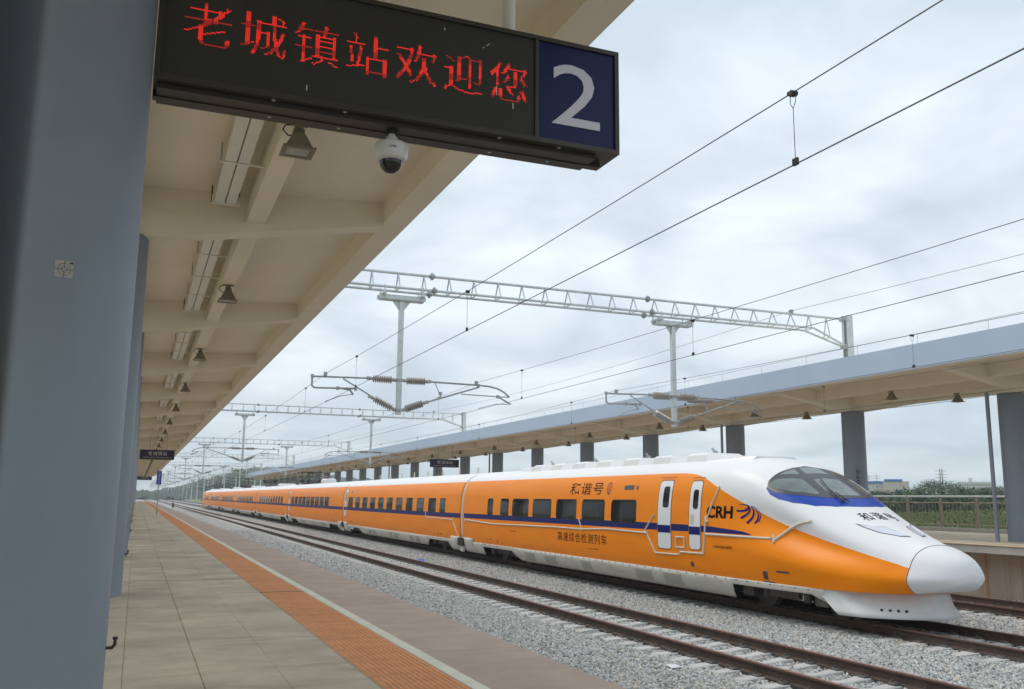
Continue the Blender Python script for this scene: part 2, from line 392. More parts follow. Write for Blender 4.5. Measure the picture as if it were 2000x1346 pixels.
def rail_track(key, label, y0, nsl):
    xc = TX[key]
    t = thing('railway_track', label, 'railway track', (xc, 0, 0))
    for s in (-.7525, .7525):
        mb = MB().prism_y(rail_prof(xc+s), -8, 700); r = mb.build('rail', M_RAILS, t)
        MB().box(xc+s-.0365, xc+s+.0365, -8, 700, -.012, .0025).build('rail_head', M_RAILT, r)
    n0 = int(math.ceil(y0/SP))
    for k in range(n0, n0+nsl):
        o = bpy.data.objects.new('sleeper', SLEEPER_MESH); COL.objects.link(o); o.parent = t
        o.location = (RNG.uniform(-.015,.015), k*SP+RNG.uniform(-.012,.012), .012+RNG.uniform(-.006,.004))
    far = MB()
    for k in range(n0+nsl, int(420/SP)): far.box(xc-1.3, xc+1.3, k*SP-.13, k*SP+.13, -.3, -.19)
    far.build('distant_sleepers', M_SLEEP, t, kind='stuff')
    cl = MB()
    for k in range(n0, min(n0+nsl, n0+130)):
        for s in (-.7525, .7525):
            for e in (-1, 1):
                x = xc+s+e*.12; y = k*SP
                cl.cbox(x-.05, x+.05, y-.07, y+.07, -.19, -.135, .02)
                cl.tube((x+e*.02, y, -.15), (x+e*.02, y, -.095), .016, 6)
                cl.box(x-e*.075-.02, x-e*.075+.02, y-.045, y+.045, -.165, -.14)
    cl.build('rail_fastenings', M_CLIP, t, kind='stuff')
    return t
rail_track('platform', 'empty railway track hidden beside the near platform edge', 3, 60)
rail_track('near', 'empty rusty railway track between the near platform and the orange train', 5, 200)
rail_track('train', 'railway track that the orange high speed train stands on', 5, 150)
rail_track('far', 'empty railway track between the orange train and the far platform', 10, 110)

# loose ballast stones on the bed
def stones(name, zones, size, label):
    P = []
    for (x0, x1, y0, y1, dens) in zones:
        n = int((x1-x0)*(y1-y0)*dens)
        P.append(np.stack([RNG.uniform(x0, x1, n), RNG.uniform(y0, y1, n)], 1))
    P = np.concatenate(P)
    x, y = P[:, 0], P[:, 1]; keep = np.ones(len(P), bool); z = np.full(len(P), -.215)
    for xc in TX.values():
        d = np.abs(x-xc); ph = np.abs(y/SP-np.round(y/SP))*SP
        on = (d < 1.29) & (ph < .14)
        end = on & (d > 1.12) & (RNG.rand(len(P)) < .35)
        stray = on & (RNG.rand(len(P)) < .012)
        keep &= ~on | end | stray
        keep &= ~(np.abs(d-.7525) < .095)
        z = np.where((d < .62), -.235, z); z = np.where(end, -.19, z); z = np.where((d < 1.3) & (d > .84), -.222, z)
        z = np.where(stray & (d < .62), -.2, z)
    z = z+RNG.uniform(-.02, .016, len(P))
    V = np.stack([x, y, z], 1)[keep]
    me = bpy.data.meshes.new(name); me.from_pydata(V.tolist(), [], [])
    o = bpy.data.objects.new(name, me); COL.objects.link(o); o['kind'] = 'stuff'; tag(o, label, 'gravel')
    g = bpy.data.node_groups.new(name, 'GeometryNodeTree')
    g.interface.new_socket('Geometry', in_out='INPUT', socket_type='NodeSocketGeometry')
    g.interface.new_socket('Geometry', in_out='OUTPUT', socket_type='NodeSocketGeometry')
    gi = g.nodes.new('NodeGroupInput'); go = g.nodes.new('NodeGroupOutput')
    m2p = g.nodes.new('GeometryNodeMeshToPoints'); inst = g.nodes.new('GeometryNodeInstanceOnPoints')
    ico = g.nodes.new('GeometryNodeMeshIcoSphere'); ico.inputs['Subdivisions'].default_value = 1; ico.inputs['Radius'].default_value = size
    sp = g.nodes.new('GeometryNodeSetPosition'); nz = g.nodes.new('ShaderNodeTexNoise'); nz.inputs['Scale'].default_value = 14/size*.05
    sb = g.nodes.new('ShaderNodeVectorMath'); sb.operation = 'SUBTRACT'; sb.inputs[1].default_value = (.5,.5,.5)
    sc = g.nodes.new('ShaderNodeVectorMath'); sc.operation = 'SCALE'; sc.inputs['Scale'].default_value = size*1.6
    g.links.new(nz.outputs['Color'], sb.inputs[0]); g.links.new(sb.outputs[0], sc.inputs[0]); g.links.new(sc.outputs[0], sp.inputs['Offset'])
    g.links.new(ico.outputs[0], sp.inputs[0])
    sm = g.nodes.new('GeometryNodeSetMaterial'); sm.inputs['Material'].default_value = M_STONE; g.links.new(sp.outputs[0], sm.inputs[0])
    rr = g.nodes.new('FunctionNodeRandomValue'); rr.data_type = 'FLOAT_VECTOR'; rr.inputs[0].default_value = (0,0,0); rr.inputs[1].default_value = (6.28,6.28,6.28)
    rs = g.nodes.new('FunctionNodeRandomValue'); rs.data_type = 'FLOAT_VECTOR'; rs.inputs[0].default_value = (.55,.55,.4); rs.inputs[1].default_value = (1.35,1.2,.95); rs.inputs['Seed'].default_value = 5
    g.links.new(gi.outputs[0], m2p.inputs[0]); g.links.new(m2p.outputs[0], inst.inputs['Points']); g.links.new(sm.outputs[0], inst.inputs['Instance'])
    g.links.new(rr.outputs[0], inst.inputs['Rotation']); g.links.new(rs.outputs[0], inst.inputs['Scale']); g.links.new(inst.outputs[0], go.inputs[0])
    md = o.modifiers.new('stones', 'NODES'); md.node_group = g
    return o
stones('ballast_stones', [(6.0,13.4,5,24,620),(13.4,23,8,20,420),(6.0,13.4,24,36,420)], .034, 'grey crushed stone ballast around the near tracks')
stones('distant_ballast_stones', [(6.0,13.6,36,75,170)], .048, 'grey crushed stone ballast farther along the near track')

# ------------------------------------------------------------------ near platform
PZ = 1.25; PE = 3.02
pl = thing('platform', 'near concrete platform with an orange tactile strip and white line', None, (0,0,0), kind='structure')
MB().box(-9, 1.54, -4, 200, -.7, PZ-.03).box(1.54, 2.08, -4, 200, -.7, PZ-.03).build('platform_body', M_SLABJ, pl)
MB().box(2.08, PE-.25, -4, 200, -.7, PZ-.031).box(PE-.25, PE-.012, -4, 200, .95, PZ-.031).build('platform_wall', M_CONC, pl)
MB().box(2.082, 2.184, -4, 200, PZ-.03, PZ+.003).build('painted_line', M_LINE, pl)
ROW = 0.56
def slab_mesh(name, w, l, m, ribs=0):
    b = MB(); g = .0009
    b.cbox(-w/2+g, w/2-g, -l/2+g, l/2-g, -.029, 0, .0008)
    if ribs:
        p = (w-.03)/ribs
        for k in range(ribs):
            x = -w/2+.015+p*(k+.5); h = .0065
            b.add([(x-p*.33,-l/2+.01,.0),(x-p*.2,-l/2+.016,h),(x+p*.2,-l/2+.016,h),(x+p*.33,-l/2+.01,.0),
                   (x-p*.33,l/2-.01,.0),(x-p*.2,l/2-.016,h),(x+p*.2,l/2-.016,h),(x+p*.33,l/2-.01,.0)],
                  [(0,1,2,3),(7,6,5,4),(0,4,5,1),(1,5,6,2),(2,6,7,3)])
    me = b.mesh(name, m)
    if ribs:
        me.materials.append(M_RIDGE)
        for k, q in enumerate(me.polygons): q.material_index = 1 if k >= 10 else 0
    return me
cols = [(-.54,-.001),(.0,.4885),(.4925,1.01),(1.01,1.538)]
Y0S = 3.0; NR = 58
sm_ = [slab_mesh('paving_slab', b-a, ROW, M_SLAB) for a, b in cols]
em_ = slab_mesh('edge_paver', PE-2.188, ROW*1.5, M_EDGE); tm_ = slab_mesh('tactile_tile', .54, ROW, M_TACT, 13)
def put(me, name, x, y, z, parent):
    o = bpy.data.objects.new(name, me); COL.objects.link(o); o.parent = parent; o.location = (x, y, z); return o
for r in range(NR):
    y = Y0S+(r+.5)*ROW
    for c, (a, b) in enumerate(cols):
        put(sm_[c], 'paving_slab', (a+b)/2, y, PZ+RNG.uniform(-.0015,.0015), pl)
    put(tm_, 'tactile_tile', 1.812, y, PZ-.001, pl)
for r in range(int(NR/1.5)+1):
    put(em_, 'edge_paver', (2.188+PE)/2, Y0S+(r+.5)*ROW*1.5, PZ+RNG.uniform(-.0015,.0015), pl)
yend = Y0S+NR*ROW; yend2 = Y0S+(int(NR/1.5)+1)*ROW*1.5
fs = MB()
for r in range(0, 120):
    y = yend+r*ROW*2.4
    if y > 199: break
    for a, b in cols: fs.box(a+.004, b-.004, y+.004, y+ROW*2.4-.004, PZ-.029, PZ)
fs.box(-9, -.545, -4, 200, PZ-.03, PZ).box(-.54, 1.538, -4, Y0S-.004, PZ-.03, PZ)
fs.build('distant_paving', M_SLAB, pl, kind='stuff')
MB().box(2.188, PE, yend2, 200, PZ-.03, PZ).box(2.188, PE, -4, Y0S-.004, PZ-.03, PZ).build('distant_edge_paving', M_EDGE, pl, kind='stuff')
ft = MB()
for k in range(13):
    p = .51/13; x = 1.557+p*(k+.5); ft.box(x-p*.25, x+p*.25, yend, 200, PZ-.02, PZ+.005)
ft.box(1.543, 2.08, yend, 200, PZ-.03, PZ-.001).box(1.543, 2.08, -4, Y0S-.004, PZ-.03, PZ-.001)
ft.build('distant_tactile_strip', M_RIDGE, pl, kind='stuff')

MB().box(1.545,2.075,12.17,12.20,PZ-.02,PZ+.0075).build('expansion_joint', M_SLABJ, pl)
# ------------------------------------------------------------------ far platform
RZ = 1.30; RE = 21.95
pr = thing('far_platform', 'far platform with a grey slab edge over a rust stained wall', None, (22,0,0), kind='structure')
MB().box(RE, 31.6, 2, 200, RZ-.21, RZ).build('platform_slab', M_CONC, pr)
MB().box(RE+.9, 31.4, 2, 200, -.8, RZ-.21).build('platform_wall', M_WALL, pr)
MB().box(RE-.004, 31.0, 2, 200, RZ, RZ+.004).build('paving', M_SLAB, pr)
MB().box(RE+.8, RE+.92, 2, 200, RZ+.004, RZ+.01).box(RE-.03, RE+.05, 2, 200, RZ+.004, RZ+.012).build('tactile_strip', M_TACT, pr)
MB().box(RE+1.35, RE+1.5, 2, 200, RZ+.004, RZ+.008).build('painted_line', M_LINE, pr)
# fence along the back of the far platform
fe = thing('platform_fence', 'long brown steel railing fence along the back of the far platform', 'fence', (31.2,0,RZ))
FX = 31.3
MB().box(FX-.15, FX+.15, 2, 200, RZ+.005, RZ+.16).build('kerb', M_CONC, fe)
MB().tube((FX,2,RZ+1.42),(FX,200,RZ+1.42),.042,8).build('top_rail', M_GALV, fe, smooth=True)
MB().tube((FX,2,RZ+1.17),(FX,200,RZ+1.17),.02,6).tube((FX,2,RZ+.28),(FX,200,RZ+.28),.02,6).build('mid_rail', M_FENCE, fe)
pm = MB().box(-.045,.045,-.045,.045,0,1.25).mesh('post', M_FENCE)
for k in range(70):
    o = put(pm, 'post', FX-31.2, 4+k*1.8, .16, fe)
bars = MB()
for k in range(700): bars.tube((FX,3+k*.18,RZ+.28),(FX,3+k*.18,RZ+1.17),.013,4,cap=False)
bars.build('fence_bars', M_FENCE, fe, kind='stuff')

# ------------------------------------------------------------------ canopies
def canopy(side, label, y0, ncol, k0):
    """side=1: near canopy; side=-1: far canopy (mirrored)"""
    dz = 0.0 if side == 1 else 0.13
    def X(x): return x if side == 1 else 24.7-x
    zf = PZ if side == 1 else RZ
    c = thing('platform_canopy', label, 'canopy', (X(-.5), 0, zf))
    ytop = 200
    def P(poly):
        q = [(X(a), b+dz) for a, b in poly]
        return q if side == 1 else q[::-1]
    for half in (1, -1):
        def H(poly): return P([(x if half == 1 else -1.0-x, z) for x, z in poly][::half])
        MB().prism_y(H([(-.5,6.36),(3.0,6.58),(3.0,6.74),(-.5,6.50)]), y0, ytop).build('ceiling_slab', M_CREAM, c)
        MB().prism_y(H([(2.96,6.27),(3.30,6.27),(3.30,6.6),(2.96,6.6)]), y0, ytop).build('edge_beam', M_CREAM, c)
        MB().prism_y(H([(3.304,6.29),(3.33,6.30),(3.33,7.04),(3.10,7.04),(3.10,6.9),(3.304,6.6)]), y0-.02, ytop+.02).build('fascia', M_FASC, c)
        MB().prism_y(H([(1.10,6.06),(1.34,6.06),(1.34,6.5),(1.10,6.5)]), y0+.01, ytop-.01).build('longitudinal_rib', M_CREAM, c)
    MB().prism_y(P([(-.72,5.95),(-.28,5.95),(-.28,6.45),(-.72,6.45)]), y0+.02, ytop-.02).build('spine_beam', M_CREAM, c)
    bm = MB().prism_y(P([(-.5,5.72),(-.1,5.72),(2.97,6.24),(2.97,6.62),(-.5,6.40),(-3.97,6.62),(-3.97,6.24),(-.9,5.72)]), -.17, .17).mesh('crossbeam', M_CREAM, (X(-.5),0,zf))
    prof = [(0,.42),(5.72+dz-zf,.42)]
    cm = MB().lathe([(0,.425)]+[(h,.42) for h in (.02, 5.70+dz-zf)]+[(5.73+dz-zf,.40)], (0,0,0), (0,0,1), 40).mesh('column', M_COLM, smooth=True)
    for k in range(k0, ncol):
        y = 4.9+7.5*k
        if y < y0+.3: continue
        b = put(bm, 'crossbeam', 0, y, 0, c)
        put(cm, 'column', 0, y+(.55 if side == -1 and k == 2 else 0), 0, c)
    # roof kerb and a thin rail along the fascia
    rl = MB(); xr = X(3.2)
    rl.tube((xr,y0,7.36+dz),(xr,ytop,7.36+dz),.012,5)
    for k in range(int((ytop-y0)/2.5)): rl.tube((xr,y0+k*2.5,7.04+dz),(xr,y0+k*2.5,7.36+dz),.010,4)
    rl.build('roof_rail', M_GALV, c)
    return c
can_l = canopy(1, 'long cream canopy on blue-grey columns over the near platform', -3.5, 27, -1)
can_r = canopy(-1, 'long cream canopy with a pale blue fascia over the far platform', 3, 27, 0)

# fittings on columns
def drain_hook(y, label):
    t = thing('drain_outlet', label, 'drain pipe', (-.08, y, 1.72))
    MB().poly([(-.10,y-.02,1.735),(-.055,y-.02,1.735),(-.043,y-.02,1.75),(-.043,y-.02,1.775)], .0075, 8).build('pipe', M_SIGNF, t, smooth=True)
    MB().tube((-.043,y-.02,1.772),(-.043,y-.02,1.785),.012,10).build('cap', M_SIGNF, t)
for k in range(5): drain_hook(4.9+7.5*k, 'small dark bent drain outlet on the %s blue-grey column from the camera' % ORD[k])
for y, n in ((19.9, 'third'), (34.9, 'fifth')):
    tag(MB().cbox(-.20,-.06,y-.40,y-.30,1.9,2.15,.01).box(-.18,-.08,y-.41,y-.398,1.93,2.1).build('junction_box', M_GALVD, origin=(0,y,1.95)), 'grey metal box on the %s column of the near platform' % n, 'junction box')
# downpipes on far columns
for k in (2, 4, 8, 12):
    y = 4.9+7.5*k+(.75 if k == 2 else 0)
    t = thing('downpipe', 'grey rain downpipe beside the %s visible column of the far platform' % ORD[max(0,k-2)], 'drain pipe', (24.65, y, RZ))
    MB().tube((24.62,y+.22,RZ),(24.62,y+.22,5.9),.06,10).build('pipe', M_PIPE, t, smooth=True)
    for z in (2.1,3.3,4.6): MB().box(24.56,24.68,y+.20,y+.24,z,z+.02).build('bracket', M_PIPE, t)
# survey target sticker on the first near column
def col_point(ang, z, r=.4215, yc=4.9, xc=-.5):
    return (xc+r*math.cos(ang), yc+r*math.sin(ang), z)
st = thing('survey_sticker', 'small square survey target sticker on the nearest blue-grey column', 'sticker', (-.7,4.5,3.5))
M_STK = mat('sticker_paper', (0.36,0.36,0.33), 0.5, var=0.05)
SA = math.radians(-73.0); SZ = 3.458; SW = .039
mb = MB()
for i in range(5):
    for j in (0, 1):
        a = SA+(i/4-.5)*2*SW/.42; mb.v.append(col_point(a, SZ+(j*2-1)*SW))
for i in range(4): mb.f.append((i*2,i*2+2,i*2+3,i*2+1))
mb.build('paper', M_STK, st)
mb = MB()
def ring(r0, r1, n=28):
    o = len(mb.v)
    for k in range(n):
        for r in (r0, r1):
            t = 2*math.pi*k/n; mb.v.append(col_point(SA+r*math.cos(t)/.42, SZ+r*math.sin(t), .4225))
    for k in range(n):
        a = o+k*2; b = o+((k+1) % n)*2; mb.f.append((a,b,b+1,a+1))
ring(.0265,.028); ring(.013,.0145)
def line(u0,v0,u1,v1,w=.0009):
    d = math.hypot(u1-u0,v1-v0); nx_, ny_ = -(v1-v0)/d*w, (u1-u0)/d*w; n = 6; o = len(mb.v)
    for i in range(n+1):
        s = i/n
        for g in (-1,1): mb.v.append(col_point(SA+(u0+(u1-u0)*s+g*nx_)/.42, SZ+v0+(v1-v0)*s+g*ny_, .4225))
    for i in range(n): mb.f.append((o+i*2,o+i*2+2,o+i*2+3,o+i*2+1))
line(-.039,0,-.004,0); line(.004,0,.039,0); line(0,-.039,0,-.004); line(0,.004,0,.039); line(.022,.031,.036,.031,.0035)
mb.build('target_print', M_TEXTK, st)

# ------------------------------------------------------------------ lamps under the canopies
def flood_parts(t, x, y, z, detail=True):
    mb = MB()
    mb.add([(x-.055,y-.055,z-.10),(x+.055,y-.055,z-.10),(x+.055,y+.055,z-.10),(x-.055,y+.055,z-.10),
            (x-.155,y-.155,z-.32),(x+.155,y-.155,z-.32),(x+.155,y+.155,z-.32),(x-.155,y+.155,z-.32)],
           [(0,1,2,3),(0,4,5,1),(1,5,6,2),(2,6,7,3),(3,7,4,0)])
    for e in range(-2, 3): mb.box(x+e*.028-.005, x+e*.028+.005, y-.075, y+.075, z-.16, z-.07)
    mb.box(x-.05,x+.05,y-.05,y+.05,z-.1,z-.04)
    r = .185
    for (a,b,c,d) in ((x-r,x+r,y-r,y-.13),(x-r,x+r,y+.13,y+r),(x-r,x-.13,y-.13,y+.13),(x+.13,x+r,y-.13,y+.13)): mb.box(a,b,c,d,z-.345,z-.32)
    mb.v = [(x+(a-x)*.84, y+(b-y)*.84, z+(c-z)*.86) for a, b, c in mb.v]
    if not detail: return mb.box(x-.11,x+.13,y-.13,y+.13,z-.335,z-.33)
    mb.build('housing', M_OLIVE, t)
    MB().box(x-.109,x+.109,y-.109,y+.109,z-.288,z-.283).build('lens', M_LENS, t)
    MB().tube((x,y,z-.05),(x,y,z),.03,8).box(x-.09,x+.09,y-.02,y+.02,z-.02,z).build('bracket', M_OLIVE, t)
    MB().poly([(x-.05,y,z-.01),(x-.13,y,z-.03),(x-.15,y,z-.08),(x-.1,y,z-.13),(x-.05,y,z-.13)],.007,5).build('cable', M_BLACK, t)
def floods(x, z, ks, text, group, ymid=3.75, detail_to=100):
    for i, k in enumerate(ks):
        y = 4.9+7.5*k+ymid
        if y > 199: break
        lab = text % ORD[i] if i < len(ORD) else text % 'far'
        if y < detail_to:
            flood_parts(thing('floodlight', lab, 'floodlight', (x,y,z), group), x, y, z)
        else:
            o = flood_parts(None, x, y, z, False).build('floodlight', M_OLIVE, origin=(x,y,z)); tag(o, lab, 'floodlight', group)
floods(1.22, 6.06, range(0, 26), 'square olive floodlight under the near canopy, %s from the camera', 'floodlights in a row under the near canopy')
floods(24.7-1.22, 6.19, range(1, 26), 'olive floodlight in the outer row under the far canopy, %s from the right', 'floodlights in the outer row under the far canopy')
floods(25.2, 6.08, range(1, 16), 'olive floodlight between columns of the far canopy, %s from the right', 'floodlights between the columns of the far canopy', 2.6)
def tube_light(k):
    ya, yb = 4.9+7.5*k+.75, 4.9+7.5*(k+1)-.45; x0, x1 = .66, .93; z = 6.20
    lab = 'long twin white tube light fitting under the near canopy, %s from the camera' % ORD[k]
    t = thing('tube_light', lab, 'tube light', ((x0+x1)/2,(ya+yb)/2,z), 'twin tube lights under the near canopy')
    n = 4; ln = (yb-ya)/n
    for i in range(n):
        for a in (x0, x0+.145): MB().cbox(a, a+.125, ya+i*ln+.01, ya+(i+1)*ln-.01, z-.0, z+.09, .02).build('tube', M_TUBE, t)
        if i:
            MB().box(x0-.05,x1+.22,ya+i*ln-.02,ya+i*ln+.02,z-.015,z-.002).build('crossbar', M_TUBE, t)
            MB().tube((x0-.04,ya+i*ln,z-.01),(x0-.04,ya+i*ln,6.42),.008,5).tube((x1+.21,ya+i*ln,z-.01),(x1+.21,ya+i*ln,6.46),.008,5).build('hanger_rod', M_GALVD, t)
    for yy, s in ((yb, 1), (ya, -1)):
        MB().box(x0-.03,x1+.05,yy-.02,yy+.02,z-.02,z+.1).build('end_bracket', M_TUBE, t)
        MB().box(x0+.03,x1-.03,yy+s*.02,yy+s*.06,z+.01,z+.06).tube((x0-.03,yy,z),(x0-.03,yy,6.42),.01,5).tube((x1+.04,yy,z),(x1+.04,yy,6.44),.01,5).build('connector', M_BLACK, t)
for k in range(0, 24): tube_light(k)

# ------------------------------------------------------------------ led sign
SY, SX0, SX1, SZ0, SZ1, SD = 4.9, -.075, 2.705, 4.625, 5.325, .30
sg = thing('led_sign', 'black LED board with red Chinese characters and a navy panel numbered 2', 'sign', (1.3, SY+.15, SZ0))
MB().box(SX0, SX1, SY+.012, SY+SD, SZ0, SZ1).build('casing', M_SIGNF, sg)
fr = .028
MB().box(SX0,SX1,SY-.02,SY+.012,SZ1-fr,SZ1).build('frame_bar', M_SIGNF, sg)
MB().box(SX0,SX1,SY-.02,SY+.012,SZ0,SZ0+fr).build('frame_bar', M_SIGNF, sg)
MB().box(SX1-fr,SX1,SY-.02,SY+.012,SZ0+fr,SZ1-fr).build('frame_bar', M_SIGNF, sg)
MB().box(SX0,SX0+fr,SY-.02,SY+.012,SZ0+fr,SZ1-fr).build('frame_bar', M_SIGNF, sg)
XD = 2.13
MB().box(XD-.012,XD+.012,SY-.016,SY+.012,SZ0+fr,SZ1-fr).build('divider', M_SIGNF, sg)
MB().box(SX0+fr,XD-.012,SY-.004,SY+.012,SZ0+fr,SZ1-fr).build('led_matrix', M_LEDF, sg)
MB().box(XD+.012,SX1-fr,SY-.004,SY+.012,SZ0+fr,SZ1-fr).build('number_panel', M_NAVYS, sg)
MB().box(SX0+.02,SX1-.14,SY+.05,SY+SD-.03,SZ0-.028,SZ0).build('base_rail', M_SIGNF, sg)
MB().box(SX0,SX1-.05,SY+.16,SY+.19,SZ0-.034,SZ0-.0).build('base_lip', M_SIGNF, sg)
for x in (.55,.95,1.9,2.3):
    for yy in (.03,.2): MB().tube((x,SY+yy,SZ0-(.0 if yy<.1 else .026)),(x,SY+yy,SZ0-(.004 if yy<.1 else .033)),.011,10).build('rivet', M_GALV, sg)
# number
v, f = fit_text('2', 2.235, 2.57, 4.765, 5.175, bold=.0)
mb = MB(); mb.add([(a, SY-.009, b) for a, b in v], f); mb.build('number', M_SWHITE, sg)
# led characters as single dots
def led_text():
    D = .0082; chars = '老城镇站欢迎您'; br = MB(); dm = MB()
    n = 34; x_start = .045; pitch = (2.10-.045)/7
    for ci, ch in enumerate(chars):
        v, f = text_geo(ch, 1.0); lo, hi = v.min(0), v.max(0); c = (lo+hi)/2; s = 1.02
        T = []
        for p in f:
            for k in range(1, len(p)-1): T.append((v[p[0]], v[p[k]], v[p[k+1]]))
        T = np.array(T)
        def inside(q):
            a, b, c_ = T[:,0], T[:,1], T[:,2]; res = np.zeros(len(q), bool)
            for i in range(len(T)):
                d1 = (q[:,0]-b[i,0])*(a[i,1]-b[i,1])-(a[i,0]-b[i,0])*(q[:,1]-b[i,1])
                d2 = (q[:,0]-c_[i,0])*(b[i,1]-c_[i,1])-(b[i,0]-c_[i,0])*(q[:,1]-c_[i,1])
                d3 = (q[:,0]-a[i,0])*(c_[i,1]-a[i,1])-(c_[i,0]-a[i,0])*(q[:,1]-a[i,1])
                neg = (d1<0)|(d2<0)|(d3<0); pos = (d1>0)|(d2>0)|(d3>0); res |= ~(neg&pos)
            return res
        gx, gy = np.meshgrid(np.arange(n), np.arange(n)); q = np.stack([c[0]+((gx+.5)/n-.5)*s, c[1]+((gy+.5)/n-.5)*s], -1).reshape(-1,2)
        g = inside(q).reshape(n, n); lit = np.zeros((n, n), bool)
        for i in range(n):                            # thin horizontals, full verticals, like a Song bitmap face
            j = 0
            while j < n:
                if g[j, i]:
                    e_ = j
                    while e_ < n and g[e_, i]: e_ += 1
                    if e_-j <= 3: lit[(j+e_-1)//2, i] = True
                    else:
                        lit[j:e_, i] = True
                    j = e_
                else: j += 1
        for j in range(n):
            for i in range(n):
                if lit[j, i]:
                    x = x_start+ci*pitch+i*D; z = 4.845+j*D*1.0; r = D*.41
                    w = (br if (j//5+ci*2) % 3 else dm)
                    w.add([(x-r,SY-.006,z-r),(x+r,SY-.006,z-r),(x+r,SY-.006,z+r),(x-r,SY-.006,z+r)], [(0,1,2,3)])
    br.build('led_characters', M_LED, sg, kind='stuff'); dm.build('dimmer_led_dots', M_LEDD, sg, kind='stuff')
led_text()
for x in (2.0, .45):
    MB().tube((x,SY+.15,SZ1),(x,SY+.15,6.5),.042,16).build('hanging_pipe', M_TUBE, sg, smooth=True)
    for a in (-1, 1):
        MB().add([(x+a*.04,SY+.14,SZ1),(x+a*.12,SY+.14,SZ1),(x+a*.075,SY+.14,SZ1+.10),(x+a*.04,SY+.14,SZ1+.10),
                  (x+a*.04,SY+.16,SZ1),(x+a*.12,SY+.16,SZ1),(x+a*.075,SY+.16,SZ1+.10),(x+a*.04,SY+.16,SZ1+.10)],
                 [(0,1,2,3),(7,6,5,4),(0,4,5,1),(1,5,6,2),(2,6,7,3)]).build('gusset', M_CREAM, sg)
M_SCR = mat('scratch_white', (0.6,0.6,0.58), 0.6, var=0)
mb = MB()
for (x, z, l, a) in ((1.79,5.19,.03,.7),(1.765,5.17,.015,.6),(1.86,4.88,.06,1.57),(1.97,4.81,.04,1.57),(.72,4.7,.03,1.57),(1.52,5.235,.015,1.5)):
    dx, dz_ = math.cos(a)*l, math.sin(a)*l; mb.add([(x,SY-.0055,z),(x+.006,SY-.0055,z),(x+dx+.006,SY-.0055,z+dz_),(x+dx,SY-.0055,z+dz_)],[(0,1,2,3)])
mb.build('scratches', M_SCR, sg)

# dome camera under the sign
cx, cy, cz = 1.253, SY+.13, SZ0-.03
dc = thing('dome_camera', 'white dome security camera hanging under the LED board', 'camera', (cx,cy,cz-.3))
MB().tube((cx,cy,cz+.01),(cx,cy,cz-.02),.035,16).build('mount', M_BLACK, dc, smooth=True)
MB().lathe([(0,.021),(.03,.021),(.031,.034),(.052,.036),(.058,.05)], (cx,cy,cz-.008), (cx,cy,cz-1), 24).build('stem', M_CAMW, dc, smooth=True)
MB().lathe([(0,.035),(.006,.055),(.020,.09),(.026,.097),(.034,.101),(.085,.097),(.108,.092),(.118,.089),(.118,.079)], (cx,cy,cz-.060), (cx,cy,cz-2), 44).build('housing', M_CAMW, dc, smooth=True)
MB().lathe([(0,.083),(.014,.081),(.02,.072)], (cx,cy,cz-.168), (cx,cy,cz-2), 44).build('collar', M_CAMW, dc, smooth=True)
MB().lathe([(0,.068)]+[(.070*math.sin(t)+.008,.068*math.cos(t)) for t in np.linspace(0,1.5,10)], (cx,cy,cz-.182), (cx,cy,cz-2), 40).build('dome', M_DOME, dc, smooth=True)
v, f = fit_text('CTMC', -.024, .024, -.005, .006, bold=.01)
mb = MB(); a0 = math.radians(-98); mb.add([(cx+.1005*math.cos(a0+u/.1), cy+.1005*math.sin(a0+u/.1), cz-.128+w) for u, w in v], f)
mb.build('maker_lettering', M_TEXTN, dc)

# hanging station-name signs
def name_sign(x0, x1, y, z0, z1, ztop, label):
    t = thing('hanging_name_sign', label, 'sign', ((x0+x1)/2, y, z0), 'hanging station name signs')
    MB().box(x0,x1,y,y+.14,z0,z1).build('panel', M_SNAVY, t)
    w = x1-x0; h = z1-z0
    v, f = fit_text('老城镇站', x0+w*.24, x0+w*.78, z0+h*.42, z0+h*.84, space=1.15)
    MB().add([(a,y-.004,b) for a, b in v], f).build('lettering', M_STXT, t)
    v, f = fit_text('Laochengzhen Railway Station', x0+w*.1, x0+w*.9, z0+h*.14, z0+h*.28)
    MB().add([(a,y-.004,b) for a, b in v], f).build('lettering', M_STXT, t)
    for x in (x0+w*.28, x0+w*.76): MB().tube((x,y+.07,z1),(x,y+.07,ztop),.02,8).build('hanger', M_GALVD, t)
name_sign(0.02, 2.1, 63, 4.70, 5.32, 6.42, 'navy station name sign under the near canopy, nearer one')
name_sign(-.05, 2.15, 160, 4.85, 5.42, 6.42, 'navy station name sign under the near canopy, farther one')
name_sign(21.45, 23.85, 70, 4.87, 5.50, 6.5, 'navy station name sign under the far canopy, nearer one')
name_sign(21.3, 23.7, 173, 4.85, 5.42, 6.5, 'navy station name sign under the far canopy, farther one')
# vertical blue board on a post
t = thing('vertical_notice_board', 'narrow vertical blue notice board with white characters on a thin post', 'sign', (1.27,62.6,PZ))
MB().tube((1.27,62.6,PZ),(1.27,62.6,3.2),.03,8).build('post', M_GALVD, t)
MB().box(1.12,1.42,62.56,62.62,3.12,3.98).build('board', M_BRIGHT, t)
for i, ch in enumerate('请勿越过安全线'):
    v, f = fit_text(ch, 1.2, 1.34, 3.865-i*.117, 3.955-i*.117); MB().add([(a,62.555,b) for a, b in v], f).build('lettering', M_SWHITE, t)
# column number on the far column
v, f = fit_text('060', -.05, .05, 0, .1)
t_ = MB()
for i, ch in enumerate('060'):
    v, f = fit_text(ch, -.06, .06, 0, .15)
    ang = math.radians(-122); t_.add([(25.2+.425*math.cos(ang+u/.42), 27.4+.425*math.sin(ang+u/.42), 3.50-i*.19+w) for u, w in v], f)
tag(t_.build('column_number', M_TEXTK, origin=(25,27,2.7)), 'black number 060 painted on a far platform column behind the train nose', 'number')

